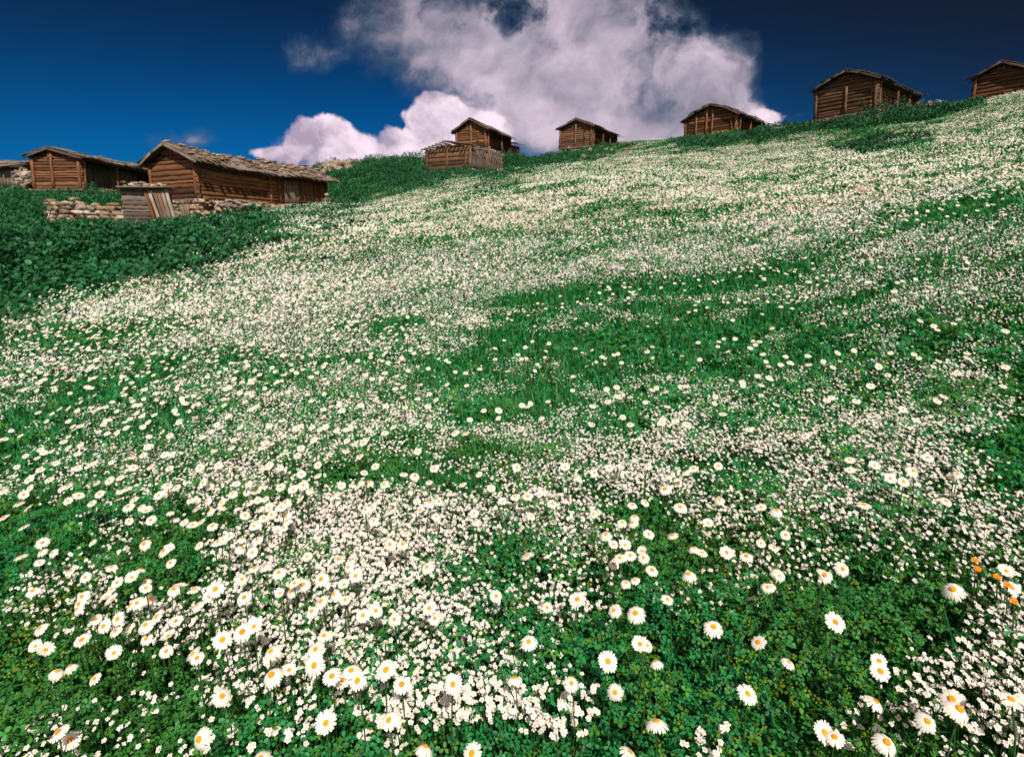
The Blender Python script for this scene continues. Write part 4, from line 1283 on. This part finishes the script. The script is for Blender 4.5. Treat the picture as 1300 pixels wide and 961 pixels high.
def build_sky():
    w = bpy.data.worlds.new('World'); S.world = w; w.use_nodes = True
    nt = w.node_tree; N = nt.nodes; L = nt.links; N.clear()
    out = N.new('ShaderNodeOutputWorld'); bg = N.new('ShaderNodeBackground'); L.new(bg.outputs[0], out.inputs[0])
    bg.inputs['Strength'].default_value = 0.1
    sky = N.new('ShaderNodeTexSky'); sky.sky_type = 'NISHITA'; sky.sun_disc = False
    sky.sun_elevation = SUN_EL; sky.sun_rotation = SUN_AZ; sky.altitude = 2200; sky.air_density = 1.0; sky.dust_density = 0.3; sky.ozone_density = 2.0

    def val(x):
        n_ = N.new('ShaderNodeValue'); n_.outputs[0].default_value = x; return n_.outputs[0]

    def math_(op, a, b=None, c=None, clamp=False):
        n_ = N.new('ShaderNodeMath'); n_.operation = op; n_.use_clamp = clamp
        for k, s in enumerate((a, b, c)):
            if s is None: continue
            if isinstance(s, (int, float)): n_.inputs[k].default_value = s
            else: L.new(s, n_.inputs[k])
        return n_.outputs[0]

    def mix(f, a, b):
        n_ = N.new('ShaderNodeMixRGB')
        for k, s in enumerate((f, a, b)):
            if isinstance(s, tuple): n_.inputs[k].default_value = (*s, 1)
            elif isinstance(s, (int, float)): n_.inputs[k].default_value = s
            else: L.new(s, n_.inputs[k])
        return n_.outputs[0]

    def smooth(x, lo, hi):
        n_ = N.new('ShaderNodeMapRange'); n_.interpolation_type = 'SMOOTHSTEP'
        L.new(x, n_.inputs[0]); n_.inputs[1].default_value = lo; n_.inputs[2].default_value = hi
        return n_.outputs[0]
    tc = N.new('ShaderNodeTexCoord'); sep = N.new('ShaderNodeSeparateXYZ'); L.new(tc.outputs['Generated'], sep.inputs[0])
    yy = math_('MAXIMUM', sep.outputs['Y'], 0.08)
    a = math_('DIVIDE', sep.outputs['X'], yy); e = math_('DIVIDE', sep.outputs['Z'], yy)
    cb = N.new('ShaderNodeCombineXYZ'); L.new(a, cb.inputs[0]); L.new(e, cb.inputs[1])

    def noise(vec, sc, det, rough, off=(0, 0, 0), dist=0.0):
        m = N.new('ShaderNodeVectorMath'); m.operation = 'ADD'; L.new(vec, m.inputs[0]); m.inputs[1].default_value = off
        n_ = N.new('ShaderNodeTexNoise'); n_.inputs['Scale'].default_value = sc; n_.inputs['Detail'].default_value = det
        n_.inputs['Roughness'].default_value = rough; n_.inputs['Distortion'].default_value = dist
        L.new(m.outputs[0], n_.inputs['Vector']); return n_
    # domain warp
    wn = noise(cb.outputs[0], 4.0, 4, .55, (3.1, 7.7, 0))
    wv = N.new('ShaderNodeVectorMath'); wv.operation = 'MULTIPLY_ADD'
    L.new(wn.outputs['Color'], wv.inputs[0]); wv.inputs[1].default_value = (.17, .13, 0); L.new(cb.outputs[0], wv.inputs[2])
    wo = N.new('ShaderNodeVectorMath'); wo.operation = 'SUBTRACT'; L.new(wv.outputs[0], wo.inputs[0]); wo.inputs[1].default_value = (.085, .065, 0)
    ws = N.new('ShaderNodeSeparateXYZ'); L.new(wo.outputs[0], ws.inputs[0])

    def blobs(lst, ua, ue, smoothk=0.25):
        cur = None
        for (x, y, rx, ry, k) in lst:
            d = ray(x, y); a0, e0 = d[0] / d[1], d[2] / d[1]; ra, re = rx / F / d[1], ry / F / d[1]
            da = math_('MULTIPLY', math_('SUBTRACT', ua, float(a0)), float(1 / ra)); de = math_('MULTIPLY', math_('SUBTRACT', ue, float(e0)), float(1 / re))
            d2 = math_('ADD', math_('MULTIPLY', da, da), math_('MULTIPLY', de, de))
            f = math_('MULTIPLY', math_('SUBTRACT', 1.0, math_('SQRT', d2)), float(k))
            cur = f if cur is None else math_('SMOOTH_MAX', cur, f, smoothk)
        return cur
    WISP = [(600, 60, 150, 95, 1), (740, 100, 200, 110, 1.1), (885, 100, 95, 85, .9), (705, 10, 110, 90, 1), (530, 45, 105, 50, .55), (450, 30, 55, 40, .40),
            (800, 160, 190, 60, 1.1), (945, 148, 75, 34, 1), (640, 160, 95, 45, .9), (425, 72, 40, 20, .35), (260, 182, 45, 12, .28)]
    CUM = [(412, 190, 88, 36, 1), (412, 172, 50, 20, .8), (460, 194, 45, 20, .9), (345, 196, 45, 12, .7), (572, 148, 52, 32, 1), (530, 182, 58, 26, .9), (610, 170, 60, 40, .9),
           (975, 152, 44, 24, .9)]
    n1 = noise(wo.outputs[0], 6.0, 12, .61)
    dens = math_('ADD', math_('MULTIPLY', blobs(WISP, ws.outputs[0], ws.outputs[1]), 0.95), math_('MULTIPLY', math_('SUBTRACT', n1.outputs['Fac'], .51), 2.1))
    hn = noise(cb.outputs[0], 14.0, 6, .6, (2, 9, 0))
    hole = blobs([(628, 34, 55, 34, .75), (662, 22, 40, 30, .5), (640, 180, 16, 30, .35), (845, 35, 60, 30, .5)], ws.outputs[0], ws.outputs[1])
    hole = math_('ADD', hole, math_('MULTIPLY', math_('SUBTRACT', hn.outputs['Fac'], .58), 2.0))
    hole = math_('MINIMUM', hole, .45)
    dens = math_('SUBTRACT', dens, math_('MULTIPLY', math_('MAXIMUM', hole, 0.0), .9))
    aw = smooth(dens, -.10, .62)
    n2 = noise(wo.outputs[0], 16.0, 8, .55, (5, 2, 0))
    densc = math_('ADD', blobs(CUM, ws.outputs[0], ws.outputs[1], .15), math_('MULTIPLY', math_('SUBTRACT', n2.outputs['Fac'], .5), 1.15))
    ac = smooth(densc, 0.02, .20)
    # light on the clouds: thin and low parts are brighter, cores greyer
    n3 = noise(wo.outputs[0], 5.0, 8, .6, (9, 4, 0)); n4 = noise(wo.outputs[0], 5.0, 8, .6, (9.03, 4.05, 0))
    rel = math_('MULTIPLY', math_('SUBTRACT', n3.outputs['Fac'], n4.outputs['Fac']), 2.6)
    pink = blobs([(640, 125, 90, 40, 1), (760, 95, 110, 45, .8), (850, 70, 60, 40, .5), (960, 150, 70, 40, 1), (740, 165, 140, 30, .9), (700, 15, 60, 40, .6), (900, 60, 60, 50, .5)], ws.outputs[0], ws.outputs[1])
    br = math_('ADD', math_('MULTIPLY', math_('MAXIMUM', pink, 0.0), .62), math_('ADD', rel, math_('MULTIPLY', math_('SUBTRACT', n3.outputs['Fac'], .48), 1.0)))
    br = math_('ADD', br, .40, None, True)
    cw = mix(br, (1.5, 1.6, 2.2), (5.6, 4.6, 5.5))
    cw = mix(smooth(dens, .1, .5), (.9, 1.3, 1.9), cw)
    bc = math_('ADD', math_('MULTIPLY', smooth(densc, .0, .6), .25), math_('ADD', .55, math_('MULTIPLY', rel, 2.2)), None, True)
    cc = mix(bc, (3.6, 2.9, 3.9), (8.6, 7.0, 8.0))
    # deep polarised blue
    mu = N.new('ShaderNodeMixRGB'); mu.blend_type = 'MULTIPLY'; mu.inputs[0].default_value = 1; L.new(sky.outputs[0], mu.inputs[1]); mu.inputs[2].default_value = (.006, .20, .40, 1)
    # the filter darkens the band at right angles to the sun most
    sun = Vector((math.sin(SUN_AZ) * math.cos(SUN_EL), math.cos(SUN_AZ) * math.cos(SUN_EL), math.sin(SUN_EL)))
    dt = N.new('ShaderNodeVectorMath'); dt.operation = 'DOT_PRODUCT'; L.new(tc.outputs['Generated'], dt.inputs[0]); dt.inputs[1].default_value = sun
    pol = math_('SUBTRACT', 1.0, math_('MULTIPLY', math_('SUBTRACT', 1.0, smooth(math_('ABSOLUTE', dt.outputs['Value']), 0.10, .60)), .84))
    dk = N.new('ShaderNodeVectorMath'); dk.operation = 'SCALE'; L.new(mu.outputs[0], dk.inputs[0]); L.new(math_('MULTIPLY', pol, math_('SUBTRACT', 1.0, math_('MULTIPLY', smooth(sep.outputs['Z'], .12, .40), .5))), dk.inputs['Scale'])
    hz = N.new('ShaderNodeVectorMath'); hz.operation = 'SCALE'; hz.inputs[0].default_value = (.075, .07, .07); L.new(math_('SUBTRACT', 1.0, pol), hz.inputs['Scale'])
    ad = N.new('ShaderNodeVectorMath'); ad.operation = 'ADD'; L.new(dk.outputs[0], ad.inputs[0]); L.new(hz.outputs[0], ad.inputs[1]); dk = ad
    col = mix(aw, dk.outputs[0], cw); col = mix(ac, col, cc)
    # unseen white cloud added overhead and behind for brighter, more neutral fill light
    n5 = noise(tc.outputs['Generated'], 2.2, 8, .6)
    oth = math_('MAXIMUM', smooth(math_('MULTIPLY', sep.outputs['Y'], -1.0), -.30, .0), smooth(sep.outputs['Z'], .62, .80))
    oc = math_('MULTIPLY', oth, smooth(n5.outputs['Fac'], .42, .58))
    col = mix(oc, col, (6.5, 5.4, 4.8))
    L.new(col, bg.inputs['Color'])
    sl = bpy.data.lights.new('sun', 'SUN'); sl.energy = 4.6; sl.angle = R(.53); sl.color = (1, .93, .82)
    so = link(bpy.data.objects.new('sun', sl)); so.rotation_euler = (-sun).to_track_quat('-Z', 'Y').to_euler(); so.location = (0, -20, 40)


def build_camera():
    cd = bpy.data.cameras.new('camera'); cd.sensor_fit = 'HORIZONTAL'; cd.sensor_width = 36; cd.lens = F * 36 / PW
    cd.shift_y = -(PH / 2 - CY) / PW; cd.clip_start = .05; cd.clip_end = 9000
    o = link(bpy.data.objects.new('camera', cd)); o.location = (0, 0, 0); o.rotation_euler = (math.pi / 2 - PITCH, 0, 0)
    S.camera = o


build_camera()
build_sky()
build_terrain()
build_huts()
for k, o in enumerate([o for o in bpy.data.objects if o.get('category') == 'hut']):
    age(o, (.03, -.02, .05, -.03, .03, .02, -.035, .03, 0)[k % 9], (.10, .22, .05, .12, .10, .14, .12, .1, .1)[k % 9], (.02, -.03, .05, .04, -.04, .03, .03, 0, 0)[k % 9], 8.0)
build_shed()
build_stonework()
rest = build_daisies()
build_meadow(rest)
build_odd_flowers()

S.view_settings.view_transform = 'Standard'
S.view_settings.look = 'None'
S.view_settings.exposure = 0.28
S.view_settings.gamma = 1.0
S.view_settings.use_curve_mapping = False
S.render.engine = 'CYCLES'
S.cycles.max_bounces = 5
S.cycles.diffuse_bounces = 3
S.cycles.glossy_bounces = 2
S.cycles.transmission_bounces = 3
S.cycles.use_denoising = False
S.cycles.pixel_filter_type = 'BLACKMAN_HARRIS'
